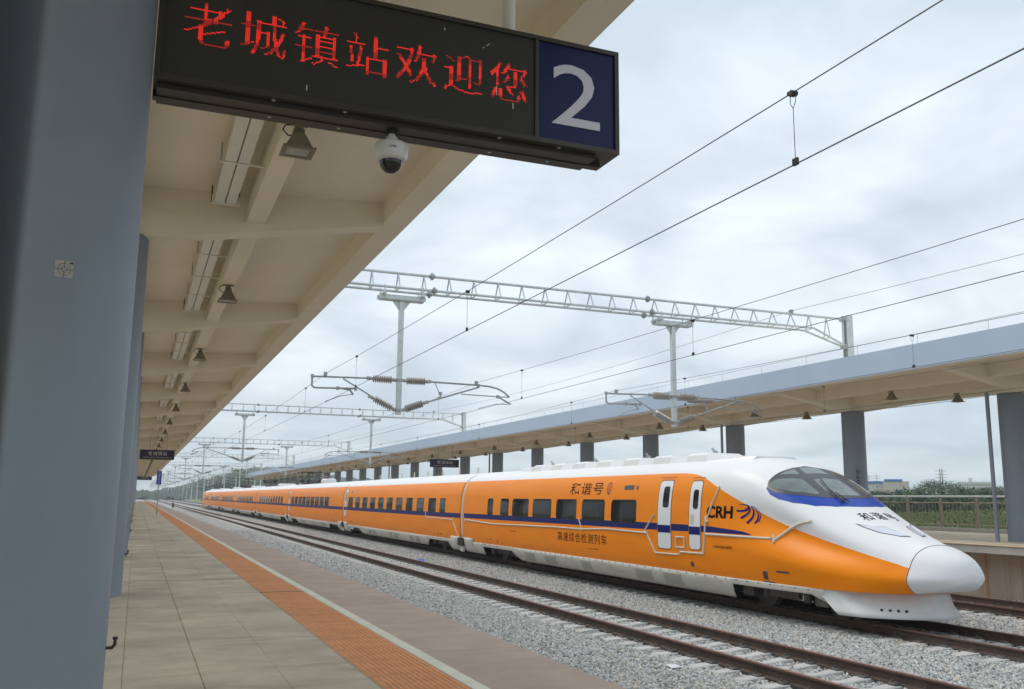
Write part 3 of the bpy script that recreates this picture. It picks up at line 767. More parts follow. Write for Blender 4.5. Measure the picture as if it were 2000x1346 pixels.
# ------------------------------------------------------------------ added dark post, imitates the blurred dark band at the lens edge
t = thing('standin_post', 'added very dark post standing in for the blurred dark band at the left edge', 'post', (-.083,.42,PZ))
MB().lathe([(0,.04),(.02,.04),(.021,.031),(4.9,.031)], (-.083,.42,PZ), (-.083,.42,9), 24).build('shaft', M_STANDIN, t, smooth=True)
MB().box(-.13,-.03,.37,.47,PZ,PZ+.012).build('base_plate', M_STANDIN, t)

# ------------------------------------------------------------------ gantries
GY = [27.4+45.4*k for k in range(13)]
def insulator(mb, p, q, r=.12, n=9):
    p, q = Vector(p), Vector(q); L = (q-p).length; prof = [(0,.035),(.06,.06),(.1,.06),(.11,.035)]
    a, b = .13, L-.13
    for i in range(n):
        h = a+(b-a)*(i+.0)/n; g = (b-a)/n
        prof += [(h,.045),(h+g*.35,r),(h+g*.5,r),(h+g*.9,.045)]
    prof += [(L-.11,.035),(L-.1,.06),(L-.06,.06),(L,.035)]
    return mb.lathe(prof, p, q, 12)
def cantilever(t, y, xd, s, style, detail):
    """s=-1 arm to the left of the drop post, style 'square' or 'curved'"""
    X = lambda d: xd+s*d
    m = MB()
    if style == 'square':
        m.poly([(X(.98),y,6.06),(X(2.68),y,6.02),(X(2.68),y,5.74),(X(2.6),y,5.68),(X(1.32),y,5.72)], .029, 8)
        m.poly([(X(1.75),y,6.0),(X(.9),y,5.53)], .022, 8); top = (2.29, 6.15)
        m.tube((X(1.9),y,5.70),(X(1.55),y,5.66),.018,6).tube((X(1.55),y,5.7),(X(1.42),y,5.52),.03,6)
        m.poly([(X(1.42),y,5.54),(X(1.8),y-.05,5.47),(X(2.28),y-.1,5.27)], .014, 6); cw = 2.28
    else:
        m.poly([(X(1.0),y,6.06),(X(2.62),y,6.04),(X(3.0),y,6.02),(X(3.3),y,5.96),(X(3.52),y,5.85),(X(3.7),y,5.71)], .029, 8)
        m.poly([(X(.88),y,5.40),(X(2.65),y,5.98)], .029, 8); m.tube((X(2.05),y,5.72),(X(3.68),y,5.70),.019,6)
        m.tube((X(1.16),y,6.05),(X(1.38),y,5.56),.014,6); m.tube((X(3.3),y,5.70),(X(3.75),y,5.48),.026,6)
        m.poly([(X(3.72),y,5.48),(X(3.2),y-.04,5.45),(X(2.6),y-.1,5.28)], .013, 6); cw = 2.6; top = (2.55, 6.15)
    m.box(X(top[0])-.05,X(top[0])+.05,y-.03,y+.03,6.04,6.17)
    c = m.build('cantilever', M_GALVD, t, smooth=False)
    if detail:
        i1 = MB(); insulator(i1, (X(.1),y,6.05),(X(.98),y,6.06)); i1.build('insulator', M_INS, c, smooth=True)
        i2 = MB(); insulator(i2, (X(.1),y,5.12),(X(.9),y,5.50 if style=='square' else 5.41)); i2.build('insulator', M_INS, c, smooth=True)
        j = MB()
        for (d, z) in ((.98,6.06),(.92,5.5 if style=='square' else 5.41),(1.35,5.7),(2.68 if style=='square' else 2.62,6.03),(1.9 if style=='square' else 3.3,5.7)):
            j.box(X(d)-.04,X(d)+.04,y-.04,y+.04,z-.05,z+.05)
        j.build('clamps', M_GALVD, c)
    else:
        MB().tube((X(.1),y,6.05),(X(.98),y,6.06),.075,6).tube((X(.1),y,5.12),(X(.9),y,5.5),.075,6).build('insulator', M_INS, c)
def gantry(gi, y):
    det = gi < 2; onroof = gi < 4
    where = 'nearest to the camera' if gi == 0 else ('%s from the camera' % ORD[gi])
    t = thing('catenary_gantry', 'grey steel lattice gantry spanning the tracks, %s' % where, 'gantry', (12.25,y,0), 'overhead line gantries')
    xl, xr = -.45, 25.0; zt, zb = 9.46, 8.93; hw = .28
    n = 10 if det else 6
    def bz(x):                                        # lower chords drop towards the posts
        d = min(x-xl, xr-x); return zb-.55*max(0, (1.7-d)/1.7) if d < 1.7 else zb
    MB().tube((xl,y,zt),(xr,y,zt),.045,n).build('top_chord', M_GALV, t, smooth=True)
    for s in (-1, 1):
        pts = [(xl,y+s*.08,8.38),(xl+1.7,y+s*hw,zb),(xr-1.7,y+s*hw,zb),(xr,y+s*.08,8.38)]
        MB().poly(pts, .042, n).build('bottom_chord', M_GALV, t, smooth=True)
    ns = 30; vs = MB(); step = (xr-xl)/ns
    for k in range(1, ns):
        x = xl+k*step; hh = hw if bz(x) == zb else hw*.5+.04
        if gi < 2:
            b = MB().tube((x,y,zt),(x,y-hh,bz(x)),.024,6).tube((x,y,zt),(x,y+hh,bz(x)),.024,6).tube((x,y-hh,bz(x)),(x,y+hh,bz(x)),.02,6)
            b.build('lattice_bar', M_GALV, t)
        else:
            vs.tube((x,y,zt),(x,y-hh,bz(x)),.03,4,cap=False).tube((x,y,zt),(x,y+hh,bz(x)),.03,4,cap=False)
    if gi >= 2: vs.build('lattice_bars', M_GALV, t)
    MB().box(xr-.04,xr-.02,y-.03,y+.03,8.4,zt).build('end_strut', M_GALV, t)
    for x in (8.3, 16.25):
        for (yy, zz_) in ((y,zt),(y-hw,zb),(y+hw,zb)):
            MB().tube((x-.03,yy,zz_),(x+.03,yy,zz_),.12,10).tube((x-.09,yy,zz_),(x+.09,yy,zz_),.065,8).build('flange', M_GALVD, t)
    for s, x in ((1, xr+.02), (-1, xl-.02)):
        z0 = (7.0 if onroof else -.5)
        a, b = (x, x+.3) if s == 1 else (x-.3, x)
        zt2 = 9.62
        MB().box(a,b,y-.14,y-.115,z0,zt2).box(a,b,y+.115,y+.14,z0,zt2).box((a+b)/2-.012,(a+b)/2+.012,y-.115,y+.115,z0,zt2).build('end_post', M_GALV, t)
        if onroof:
            MB().add([(a-.3,y-.5,6.6),(b+.3,y-.5,6.6),(b+.3,y+.5,6.6),(a-.3,y+.5,6.6),(a-.08,y-.25,7.95),(b+.08,y-.25,7.95),(b+.08,y+.25,7.95),(a-.08,y+.25,7.95)],
                     [(4,5,6,7),(0,1,5,4),(1,2,6,5),(2,3,7,6),(3,0,4,7)]).build('post_footing', M_CONC, t)
        MB().box(x-s*.06-.05,x-s*.06+.05,y-.16,y+.16,zt-.07,zt+.07).box(x-s*.06-.05,x-s*.06+.05,y-.16,y+.16,8.3,8.46).build('end_clamp', M_GALVD, t)
    for i, xd in enumerate((7.32, 17.25)):
        c = MB().box(xd-.75,xd+.75,y-.16,y-.13,8.58,8.72).box(xd-.75,xd+.75,y+.13,y+.16,8.58,8.72).box(xd-.7,xd+.7,y-.13,y+.13,8.56,8.60)
        for a in (-.62,.62): c.box(xd+a-.05,xd+a+.05,y-.36,y+.36,8.70,8.78).tube((xd+a,y-.3,8.66),(xd+a,y-.3,9.0),.02,6).tube((xd+a,y+.3,8.66),(xd+a,y+.3,9.0),.02,6)
        dp = c.build('drop_post_plate', M_GALV, t)
        d = MB().box(xd-.075,xd+.075,y-.075,y+.075,4.98,8.56)
        d.add([(xd-.3,y-.01,8.56),(xd+.3,y-.01,8.56),(xd+.075,y-.01,8.25),(xd-.075,y-.01,8.25),(xd-.3,y+.01,8.56),(xd+.3,y+.01,8.56),(xd+.075,y+.01,8.25),(xd-.075,y+.01,8.25)],
              [(0,3,2,1),(4,5,6,7),(0,4,7,3),(1,2,6,5)])
        d.build('drop_post', M_GALV, t)
        d = MB()
        for z in (6.05, 5.12): d.box(xd-.11,xd+.11,y-.1,y+.1,z-.04,z+.04)
        d.build('post_clamp', M_GALVD, t)
        stl = ('square','curved') if gi % 2 == 0 else ('curved','square')
        if gi < 9:
            cantilever(t, y, xd, -1, stl[0], gi < 4); cantilever(t, y, xd, 1, stl[1], gi < 4)
    cl = MB().box(22.45,22.55,y-.05,y+.05,zt,zt+.16).tube((22.42,y,zt+.1),(22.58,y,zt+.1),.05,6); cl.build('feeder_clamp', M_GALVD, t)
for gi, y in enumerate(GY): gantry(gi, y)
# extra tensioning arm behind the second drop post
t = thing('tensioning_insulator', 'horizontal strain insulators behind the right drop post of the nearest gantry', 'insulator', (17.25,28.2,6.1))
MB().box(16.9,18.6,28.15,28.25,6.02,6.14).build('channel_arm', M_GALVD, t)
mb = MB(); insulator(mb, (18.3,28.25,6.05), (19.7,28.6,6.12), .1, 12); mb.build('insulator', M_INS, t, smooth=True)
MB().poly([(19.7,28.6,6.12),(21.2,28.6,6.06)], .02, 6).build('tie_rod', M_GALVD, t)

# overhead wires
def mz(y):
    k = math.floor((y-27.4)/45.4); s = (y-27.4-45.4*k)/45.4
    return 6.15-.25*4*s*(1-s)
def wires(key, x, label, stag, off):
    t = thing('overhead_line', label, 'overhead line', (x, 0, 5.3), 'overhead lines above the tracks')
    def sx(y):
        k = (y-27.4)/45.4; f_ = k-math.floor(k); a = stag if int(math.floor(k)) % 2 == 0 else -stag
        return x+a*(1-2*f_)
    ysl = list(np.arange(-18, 150, 3.03))+list(np.arange(150, 573, 9.08))
    MB().poly([(sx(y), y, mz(y)) for y in ysl], .0058, 5).build('messenger_wire', M_WIRE, t)
    MB().poly([(sx(y), y, 5.26) for y in ysl], .0062, 5).build('contact_wire', M_WIRE, t)
    far = MB()
    for k in range(-1, 9):
        for o_ in (3.6,13.6,23.9,32.4,41.2):
            y = 27.4+45.4*k+o_+off
            if y < 2: continue
            X_, Z_ = sx(y), mz(y); r = .0034
            if y < 125:
                d = MB().tube((X_,y,5.28),(X_,y,Z_-.14),r,5)
                d.poly([(X_,y,Z_-.14),(X_,y-.035,Z_-.09),(X_,y-.03,Z_-.02)],r,5).poly([(X_,y,Z_-.14),(X_,y+.035,Z_-.09),(X_,y+.03,Z_-.02)],r,5)
                dd = d.build('dropper', M_WIRE, t)
                MB().tube((X_-.03,y-.012,Z_-.01),(X_+.03,y-.012,Z_-.01),.026,8).tube((X_-.02,y+.03,Z_),(X_+.04,y+.03,Z_),.022,8).build('clamp', M_BLACK, dd)
                MB().box(X_-.012,X_+.012,y-.03,y+.03,5.25,5.31).build('clamp', M_BLACK, dd)
            else:
                far.tube((X_,y,5.28),(X_,y,Z_),r*1.5,4).ball((X_,y,Z_),.05,5,4)
    far.build('distant_droppers', M_WIRE, t, kind='stuff')
wires('t0', 4.95, 'uppermost overhead contact line, above the hidden track beside the near platform', .12, 0)
wires('t1', 9.85, 'overhead contact line above the empty track in front of the train', .12, .6)
wires('t2', 14.9, 'overhead contact line running above the orange train', .12, 0)
wires('t3', 19.85, 'overhead contact line running beside the far canopy fascia', .12, -.3)
tag(MB().poly([(22.5,y,9.58-.35*4*((y-27.4)/45.4 % 1)*(1-(y-27.4)/45.4 % 1)) for y in np.arange(-18,573,4.54)], .008, 5).build('feeder_wire', M_WIRE, origin=(22.5,27.4,9.5)),
    'thin single wire carried on top of the gantries near the far canopy', 'wire')
tag(MB().poly([(24.62,y,5.80-.05*math.sin((y-27.4)/7.5*math.pi)**2) for y in np.arange(5,200,3.75)], .008, 4).build('hanging_cable', M_WIRE, origin=(24.6,30,5.8)),
    'thin cable strung along the underside of the far canopy columns', 'cable')

# ------------------------------------------------------------------ the train
XC = TX['train']-.05; K = 1.0077
PROF = [(1.60,.62),(1.655,.85),(1.685,1.2),(1.69,1.7),(1.68,2.1),(1.65,2.45),(1.59,2.78),(1.49,3.05),(1.33,3.27),(1.08,3.43),(.75,3.53),(.38,3.58),(0,3.59)]
def catmull(P, n):
    P = np.array(P, float); d = np.r_[0, np.cumsum(np.hypot(*np.diff(P, axis=0).T))]; d /= d[-1]; t = np.linspace(0, 1, n)
    return pchip(d, P[:, 0], t), pchip(d, P[:, 1], t)
def pchip(x, y, xi):
    x = np.asarray(x, float); y = np.asarray(y, float); xi = np.clip(np.asarray(xi, float), x[0], x[-1])
    h = np.diff(x); dl = np.diff(y)/h; m = np.zeros(len(x))
    for k in range(1, len(x)-1):
        if dl[k-1]*dl[k] > 0:
            w1 = 2*h[k]+h[k-1]; w2 = h[k]+2*h[k-1]; m[k] = (w1+w2)/(w1/dl[k-1]+w2/dl[k])
    m[0] = dl[0]; m[-1] = dl[-1]
    i = np.clip(np.searchsorted(x, xi, side='right')-1, 0, len(x)-2)
    s = (xi-x[i])/h[i]; H = h[i]
    return (2*s**3-3*s**2+1)*y[i]+(s**3-2*s**2+s)*H*m[i]+(-2*s**3+3*s**2)*y[i+1]+(s**3-s**2)*H*m[i+1]
NT = 72
BX, BZ = catmull(PROF, NT)
TS = np.linspace(0, 1, NT)
# nose stations, distance from the tip
ND = [0,.03,.10,.22,.42,.70,1.0,1.4,1.95,2.65,3.4,4.1,4.9,5.8,6.8,8.0]
NW = [0,.24,.44,.60,.77,.92,1.03,1.18,1.34,1.49,1.59,1.64,1.67,1.68,1.69,1.69]
NTOP = [1.10,1.24,1.35,1.44,1.53,1.615,1.68,1.80,2.00,2.30,2.69,3.06,3.38,3.54,3.585,3.59]
NBOT = [1.10,.98,.90,.83,.765,.71,.675,.665,.66,.65,.64,.63,.62,.62,.62,.62]
NE = [1,1,1,.95,.9,.85,.8,.72,.6,.45,.3,.16,.05,0,0,0]
def section(d):
    """half section (x>=0) and z arrays at distance d from the tip"""
    w = float(pchip(ND, NW, [d])[0]); zt = float(pchip(ND, NTOP, [d])[0]); zb = float(pchip(ND, NBOT, [d])[0]); e = float(pchip(ND, NE, [d])[0])
    u = BX/1.69; v = (BZ-.62)/(3.59-.62)
    ph = TS*math.pi/2; p = 2/2.15
    ue = np.cos(ph)**p; ve = np.sin(ph)**p; ue[-1] = 0
    # flank: hollow above a shoulder
    U = u*(1-e)+ue*e; V = v*(1-e)+ve*e
    fl = math.exp(-((d-3.2)/1.9)**2)
    U = U*(1-.12*fl*np.exp(-((V-.56)/.15)**2)+.035*fl*np.exp(-((V-.27)/.12)**2))
    U = U*(1-.42*max(0, 1-d/1.7)*np.clip(1-V/.34, 0, 1)**2)
    return U*w, zb+V*(zt-zb)
def surf(t, d, s=-1):
    """point on the car skin; t in 0..1 (sill to roof centre), s side, d distance from the tip"""
    x, z = section(min(d, 8.0)); i = min(max(t, 0), 1)*(NT-1)
    return XC+s*np.interp(i, range(NT), x), 0, float(np.interp(i, range(NT), z))
_sc = {}
def sec_cached(d):
    k = round(min(d, 8.0), 3)
    if k not in _sc: _sc[k] = section(k)
    return _sc[k]
def skin_x(d, z):
    x, zz_ = sec_cached(d); return float(np.interp(z, zz_, x))
TIP = 13.22; TAIL = 212.2
class Frame:                                       # maps (distance from nose tip, side x, z) into the world
    def __init__(s, tip, direction): s.tip, s.dir = tip, direction
    def y(s, d): return s.tip+s.dir*d
HEADF = Frame(TIP, 1); TAILF = Frame(TAIL, -1)
def train_paint(name, blue_white):
    m = bpy.data.materials.new(name); m.use_nodes = True; t = m.node_tree; L = t.links; bs = t.nodes['Principled BSDF']
    bs.inputs['Roughness'].default_value = 0.42; bs.inputs['Specular IOR Level'].default_value = 0.16; bs.inputs['Coat Weight'].default_value = 0.13; bs.inputs['Coat Roughness'].default_value = 0.2
    geo = t.nodes.new('ShaderNodeNewGeometry')
    def noise(scale_vec, lo, hi, amt):
        mp = t.nodes.new('ShaderNodeMapping'); mp.inputs['Scale'].default_value = scale_vec; L.new(geo.outputs['Position'], mp.inputs[0])
        n = t.nodes.new('ShaderNodeTexNoise'); n.inputs['Scale'].default_value = 1; n.inputs['Detail'].default_value = 5; L.new(mp.outputs[0], n.inputs['Vector'])
        r = t.nodes.new('ShaderNodeMapRange'); L.new(n.outputs['Fac'], r.inputs[0]); r.inputs[1].default_value = lo; r.inputs[2].default_value = hi; r.inputs[3].default_value = 0; r.inputs[4].default_value = amt
        return r.outputs[0]
    col = None
    def mix(f, a, b):
        x = t.nodes.new('ShaderNodeMix'); x.data_type = 'RGBA'
        if hasattr(f, 'links'): L.new(f, x.inputs[0])
        else: x.inputs[0].default_value = f
        for q, i in ((a, 6), (b, 7)):
            if hasattr(q, 'links'): L.new(q, x.inputs[i])
            else: x.inputs[i].default_value = tuple(q)+(1,)
        return x.outputs[2]
    col = mix(noise((.3,.5,3), .45, .7, .45), M_ORANGE, (0.84,0.20,0.0))
    def attr_gt(nm, w=.004):
        a = t.nodes.new('ShaderNodeAttribute'); a.attribute_name = nm
        r = t.nodes.new('ShaderNodeMapRange'); L.new(a.outputs['Fac'], r.inputs[0]); r.inputs[1].default_value = -w; r.inputs[2].default_value = w; return r.outputs[0]
    col = mix(attr_gt('m_blue'), col, M_BLUE)
    col = mix(attr_gt('m_white'), col, (0.80,0.80,0.795))
    if blue_white: col = mix(attr_gt('m_cap', .012), col, (0.78,0.78,0.785))
    L.new(col, bs.inputs['Base Color'])
    return m
P_HEAD = train_paint('head_car_paint', True); P_CAR = train_paint('car_paint', False)
def zb_orange(d):                                  # height where orange meets white on the leading car
    return float(pchip([0,.4,.77,1.31,1.94,2.64,3.68,4.3,5.0,6.0,6.6,7.1,7.7,8.4,30], [1.0,1.1,1.2,1.33,1.48,1.65,1.93,2.15,2.42,2.80,3.02,3.125,3.165,3.17,3.17], [d])[0])
def head_body(fr, d_end, name, parent, nm_label=None):
    ds = np.concatenate([[0.0,.004,.012,.03,.06,.10,.15,.22], np.arange(.3, 8.2, .08), np.arange(8.2, d_end, .5), [d_end]])
    v = []; a_w = []; a_b = []; a_c = []
    for d in ds:
        x, z = sec_cached(d) if d < 8 else sec_cached(8.0)
        ring_x = np.r_[-x, x[::-1][1:]]; ring_z = np.r_[z, z[::-1][1:]]
        zo = zb_orange(d); zs0 = np.interp(d, [4.0,4.4,6.2,8,30], [1.668,1.668,1.68,1.66,1.60]); zs1 = np.interp(d, [4.2,4.9,6.2,8,30], [1.66,1.75,1.83,1.845,1.80])
        for X_, Z_ in zip(ring_x, ring_z):
            v.append((XC+X_, fr.y(d), Z_)); a_w.append(Z_-zo); a_b.append(min(Z_-zs0, zs1-Z_) if d > 4.2 else -.05)
            a_c.append(.73-d)
    n = 2*NT-1; f = []
    for j in range(len(ds)-1):
        for k in range(n-1):
            q = (j*n+k, j*n+k+1, (j+1)*n+k+1, (j+1)*n+k); f.append(q if fr.dir == 1 else q[::-1])
    for j in range(len(ds)-1):
        q = (j*n, (j+1)*n, (j+1)*n+n-1, j*n+n-1); f.append(q if fr.dir == 1 else q[::-1])
    f.append(tuple((len(ds)-1)*n+k for k in range(n))[::(1 if fr.dir == 1 else -1)])
    mb = MB(); mb.v = v; mb.f = f
    o = mb.build(name, P_HEAD, parent, smooth=True)
    for nm, arr in (('m_white', a_w), ('m_blue', a_b), ('m_cap', a_c)):
        at = o.data.attributes.new(nm, 'FLOAT', 'POINT'); at.data.foreach_set('value', arr)
    return o
def mid_body(y0, y1, name, parent):
    v = []; f = []; n = 2*NT-1; a_w = []; a_b = []
    rx_ = np.r_[-BX, BX[::-1][1:]]; rz_ = np.r_[BZ, BZ[::-1][1:]]
    ys_ = [y0, y0+.05]+list(np.linspace(y0+.06, y1-.06, 9))+[y1-.05, y1]
    for j, y in enumerate(ys_):
        sc_ = .985 if j in (0, len(ys_)-1) else 1.0
        for X_, Z_ in zip(rx_, rz_):
            v.append((XC+X_*sc_, y, 2+(Z_-2)*sc_)); a_w.append(Z_-3.16); a_b.append(min(Z_-1.60, 1.80-Z_))
    for j in range(len(ys_)-1):
        for k in range(n-1): f.append((j*n+k, j*n+k+1, (j+1)*n+k+1, (j+1)*n+k))
        f.append((j*n, (j+1)*n, (j+1)*n+n-1, j*n+n-1))
    f.append(tuple(range(n))[::-1]); f.append(tuple((len(ys_)-1)*n+k for k in range(n)))
    mb = MB(); mb.v = v; mb.f = f; o = mb.build(name, P_CAR, parent, smooth=True)
    for nm, arr in (('m_white', a_w), ('m_blue', a_b)):
        at = o.data.attributes.new(nm, 'FLOAT', 'POINT'); at.data.foreach_set('value', arr)
    return o
def side_x(d, z, off, side=-1):                    # world x on the flank, pushed outwards
    return XC+side*(skin_x(d, z)+off)
def rrect(u0, u1, v0, v1, r, n=4):
    pts = []
    for (cx_, cy_, a) in ((u1-r,v0+r,-90),(u1-r,v1-r,0),(u0+r,v1-r,90),(u0+r,v0+r,180)):
        for k in range(n+1):
            t = math.radians(a+90*k/n); pts.append((cx_+r*math.cos(t), cy_+r*math.sin(t)))
    return pts
def flank_patch(pts, off, m, name, parent, dfun, side=-1, th=.012, rings=5):
    """closed outline in (world y, z) laid on the flank with real thickness"""
    Q = []
    for a, b in zip(pts, list(pts[1:])+[pts[0]]):
        k_ = max(1, int(math.ceil(math.hypot(a[0]-b[0], a[1]-b[1])/.12)))
        for i in range(k_): Q.append((a[0]+(b[0]-a[0])*i/k_, a[1]+(b[1]-a[1])*i/k_))
    P = np.array(Q); c = (P.min(0)+P.max(0))/2; n = len(P); mb = MB()
    for k in range(rings+1):
        s = 1-k/(rings) if k < rings else 0.0
        if k == rings: mb.v.append((side_x(dfun(c[0]), c[1], off, side), c[0], c[1])); break
        for p in P:
            q = c+(p-c)*s; mb.v.append((side_x(dfun(q[0]), q[1], off, side), q[0], q[1]))
    base = len(mb.v)
    for p in P: mb.v.append((side_x(dfun(p[0]), p[1], off-th, side), p[0], p[1]))
    for k in range(rings-1):
        for i in range(n): mb.f.append((k*n+i, k*n+(i+1) % n, (k+1)*n+(i+1) % n, (k+1)*n+i))
    for i in range(n):
        mb.f.append(((rings-1)*n+i, (rings-1)*n+(i+1) % n, rings*n)); mb.f.append((base+i, base+(i+1) % n, (i+1) % n, i))
    return mb.build(name, m, parent)
dH = lambda y: y-TIP
dM = lambda y: 9.0
dT = lambda y: TAIL-y
Kz = lambda z: 2.45+(z-2.45)*K

train = thing('high_speed_train', 'orange and white high speed test train with a blue stripe standing on the through track', 'train', (XC,TIP,0))
bounds = [38.2+24.87*k for k in range(8)]           # car joints
def skirt(y0, y1, cuts, parent, raised_ends, nosecut=None):
    """lower side fairing with bogie openings; cuts: (ya, yb, slant at a, slant at b)"""
    def bot(y):
        b = .20
        for (a, c, sa, sb) in cuts:
            if a <= y <= c:
                up = .52
                t = min(1.0, (y-a)/max(sa, 1e-3), (c-y)/max(sb, 1e-3)); b = .20+(up-.20)*t
        return b
    yy = set(np.arange(y0, y1, .5)); yy |= {y0, y1}
    for (a, c, sa, sb) in cuts: yy |= {a, a+sa, c-sb, c, a-.001, c+.001}
    yy = sorted(y for y in yy if y0 <= y <= y1)
    for side in (-1, 1):
        mb = MB(); zsn = [1.0,.8,.6,.4,.2,.0]
        for y in yy:
            b = bot(y)
            for s in zsn:
                z = b+(.655-b)*s
                hx = (1.615-.20*((.655-z)/.45)**2+.012)*(float(pchip(ND, NW, [y-TIP])[0])/1.69 if y < TIP+6 else 1)
                mb.v.append((XC+side*hx, y, z))
        n = len(zsn)
        for j in range(len(yy)-1):
            for k in range(n-1):
                q = (j*n+k, (j+1)*n+k, (j+1)*n+k+1, j*n+k+1); mb.f.append(q if side == 1 else q[::-1])
        o = mb.build('skirt', M_SKIRT, parent, smooth=True)
        md = o.modifiers.new('t', 'SOLIDIFY'); md.thickness = .02; md.offset = 0
        if side == -1:
            # ledge with fixings, joints and louvres as relief on the fairing
            r = MB()
            for y in np.arange(y0+.2, y1-.1, .42): r.tube((XC-1.63,y,.625),(XC-1.655,y,.625),.014,6)
            r.build('skirt_bolts', M_DARKM, o, kind='stuff')
def bogie(yc, parent):
    b = MB()
    for side in (-1, 1):
        b.box(XC+side*1.05-.08,XC+side*1.05+.08,yc-1.6,yc+1.6,.42,.62)
        for w in (-1.25, 1.25):
            b.cbox(XC+side*1.2-.16,XC+side*1.2+.16,yc+w-.2,yc+w+.2,.28,.6,.05)
            b.tube((XC+side*1.25,yc+w*.55,.3),(XC+side*1.25,yc+w*.55,.75),.09,8)
        b.box(XC+side*1.28-.05,XC+side*1.28+.05,yc-.5,yc+.5,.34,.5)
    o = b.build('bogie', M_DARKM, parent)
    for w in (-1.25, 1.25):
        for side in (-1, 1):
            x = XC+side*.75
            MB().lathe([(0,.40),(.02,.43),(.10,.43),(.135,.445),(.15,.44)] if False else [(0,.12),(.01,.38),(.03,.43),(.11,.43),(.13,.455),(.15,.45)], (x+side*.1,yc+w,.43), (x-side*.05,yc+w,.43), 28).build('wheel', M_DARKM, parent, smooth=True)
    return o
def louvre(y0, y1, z0, z1, parent):
    f = MB()
    def px(z): return XC-(1.615-.20*((.655-z)/.45)**2+.030)
    for (a, b, c, d) in ((y0,y1,z1-.012,z1),(y0,y1,z0,z0+.012),(y0,y0+.025,z0,z1),(y1-.025,y1,z0,z1)):
        f.add([(px(c)-.008,a,c),(px(c)-.008,b,c),(px(d)-.008,b,d),(px(d)-.008,a,d),(px(c)+.01,a,c),(px(c)+.01,b,c),(px(d)+.01,b,d),(px(d)+.01,a,d)],
              [(0,3,2,1),(4,5,6,7),(0,1,5,4),(1,2,6,5),(2,3,7,6),(3,0,4,7)])
    n = int((z1-z0)/.03)
    for k in range(n):
        z = z0+.015+(z1-z0-.03)*k/max(1, n-1); f.add([(px(z)-.012,y0,z),(px(z)-.012,y1,z),(px(z)+.004,y1,z+.014),(px(z)+.004,y0,z+.014),(px(z)-.004,y0,z-.004),(px(z)-.004,y1,z-.004)],[(0,3,2,1),(0,1,5,4)])
    f.build('louvre', mat_louvre, parent)
mat_louvre = mat('louvre_grey', (0.45,0.43,0.37), 0.6, var=0.1)
def gangway(yj):
    g = MB(); n = 2*NT-1
    rx_ = np.r_[-BX, BX[::-1][1:]]*.965; rz_ = 2+(np.r_[BZ, BZ[::-1][1:]]-2)*.972
    for y in (yj-.2, yj+.2):
        for X_, Z_ in zip(rx_, rz_): g.v.append((XC+X_, y, Z_))
    for k in range(n-1): g.f.append((k, k+1, n+k+1, n+k))
    o = g.build('gangway', M_TAPE, train, smooth=True)
    h = MB()
    for s_ in (-.05, .05):
        m0 = len(h.v)
        for y in (yj+s_-.025, yj+s_+.025):
            for X_, Z_ in zip(rx_*1.012, 2+(rz_-2)*1.01): h.v.append((XC+X_, y, Z_))
        for k in range(n-1): h.f.append((m0+k, m0+k+1, m0+n+k+1, m0+n+k))
    h.build('bellows_fold', M_GREYP, o)
    for side in (-1, 1):
        a, b = sorted((XC+side*1.45, XC+side*1.66))
        MB().box(min(a,XC+side*1.715),max(b,XC+side*1.715),yj-.36,yj+.36,.45,.76).build('coupling_cover', M_BLACK, o)
        MB().prism_x([(yj-.17,.42),(yj+.17,.42),(yj+.17,.2),(yj-.17,.2)], a+.03, b-.09).build('lower_bellows', M_GREYP, o)
def window_row(car, dfun, wins, z0=1.80, z1=2.435, r=.07):
    for i, (a, b) in enumerate(wins):
        g = flank_patch(rrect(a-.02, b+.02, z0-.02, z1+.02, r+.02), .003, M_BLACK, 'window_seal', car, dfun, th=.004)
        flank_patch(rrect(a, b, z0, z1, r), .006, M_GLASS, 'window', car, dfun, th=.004)
def door(car, dfun, y0, y1, z0, z1, g, m=M_TWHITE):
    flank_patch(rrect(y0-.035,y1+.035,z0-.035,z1+.035,.12), .003, mat_door_seal, 'door_frame', car, dfun, th=.004, rings=6)
    d = flank_patch(rrect(y0,y1,z0,z1,.10), .010, M_TWHITE, 'door', car, dfun, th=.008, rings=8)
    flank_patch([(y0,1.60*1.0),(y1,1.60),(y1,1.80),(y0,1.80)], .0125, M_NAVY, 'door_stripe', car, dfun, th=.002)
    flank_patch(rrect(*g,.08), .014, M_GLASS, 'door_window', car, dfun, th=.004)
    return d
mat_door_seal = mat('door_seal', (0.35,0.12,0.02), 0.6, var=0.0)
def flank_text(body, y_left, y_right, z0, z1, dfun, car, m=M_TEXTK, off=.005, bold=0.0, space=1.0, name='lettering'):
    v, f = fit_text(body, 0, 1, z0, z1, bold, space)
    mb = MB(); mb.add([(side_x(dfun(y_left+(y_right-y_left)*u), w, off), y_left+(y_right-y_left)*u, w) for u, w in v], f)
    return mb.build(name, m, car)

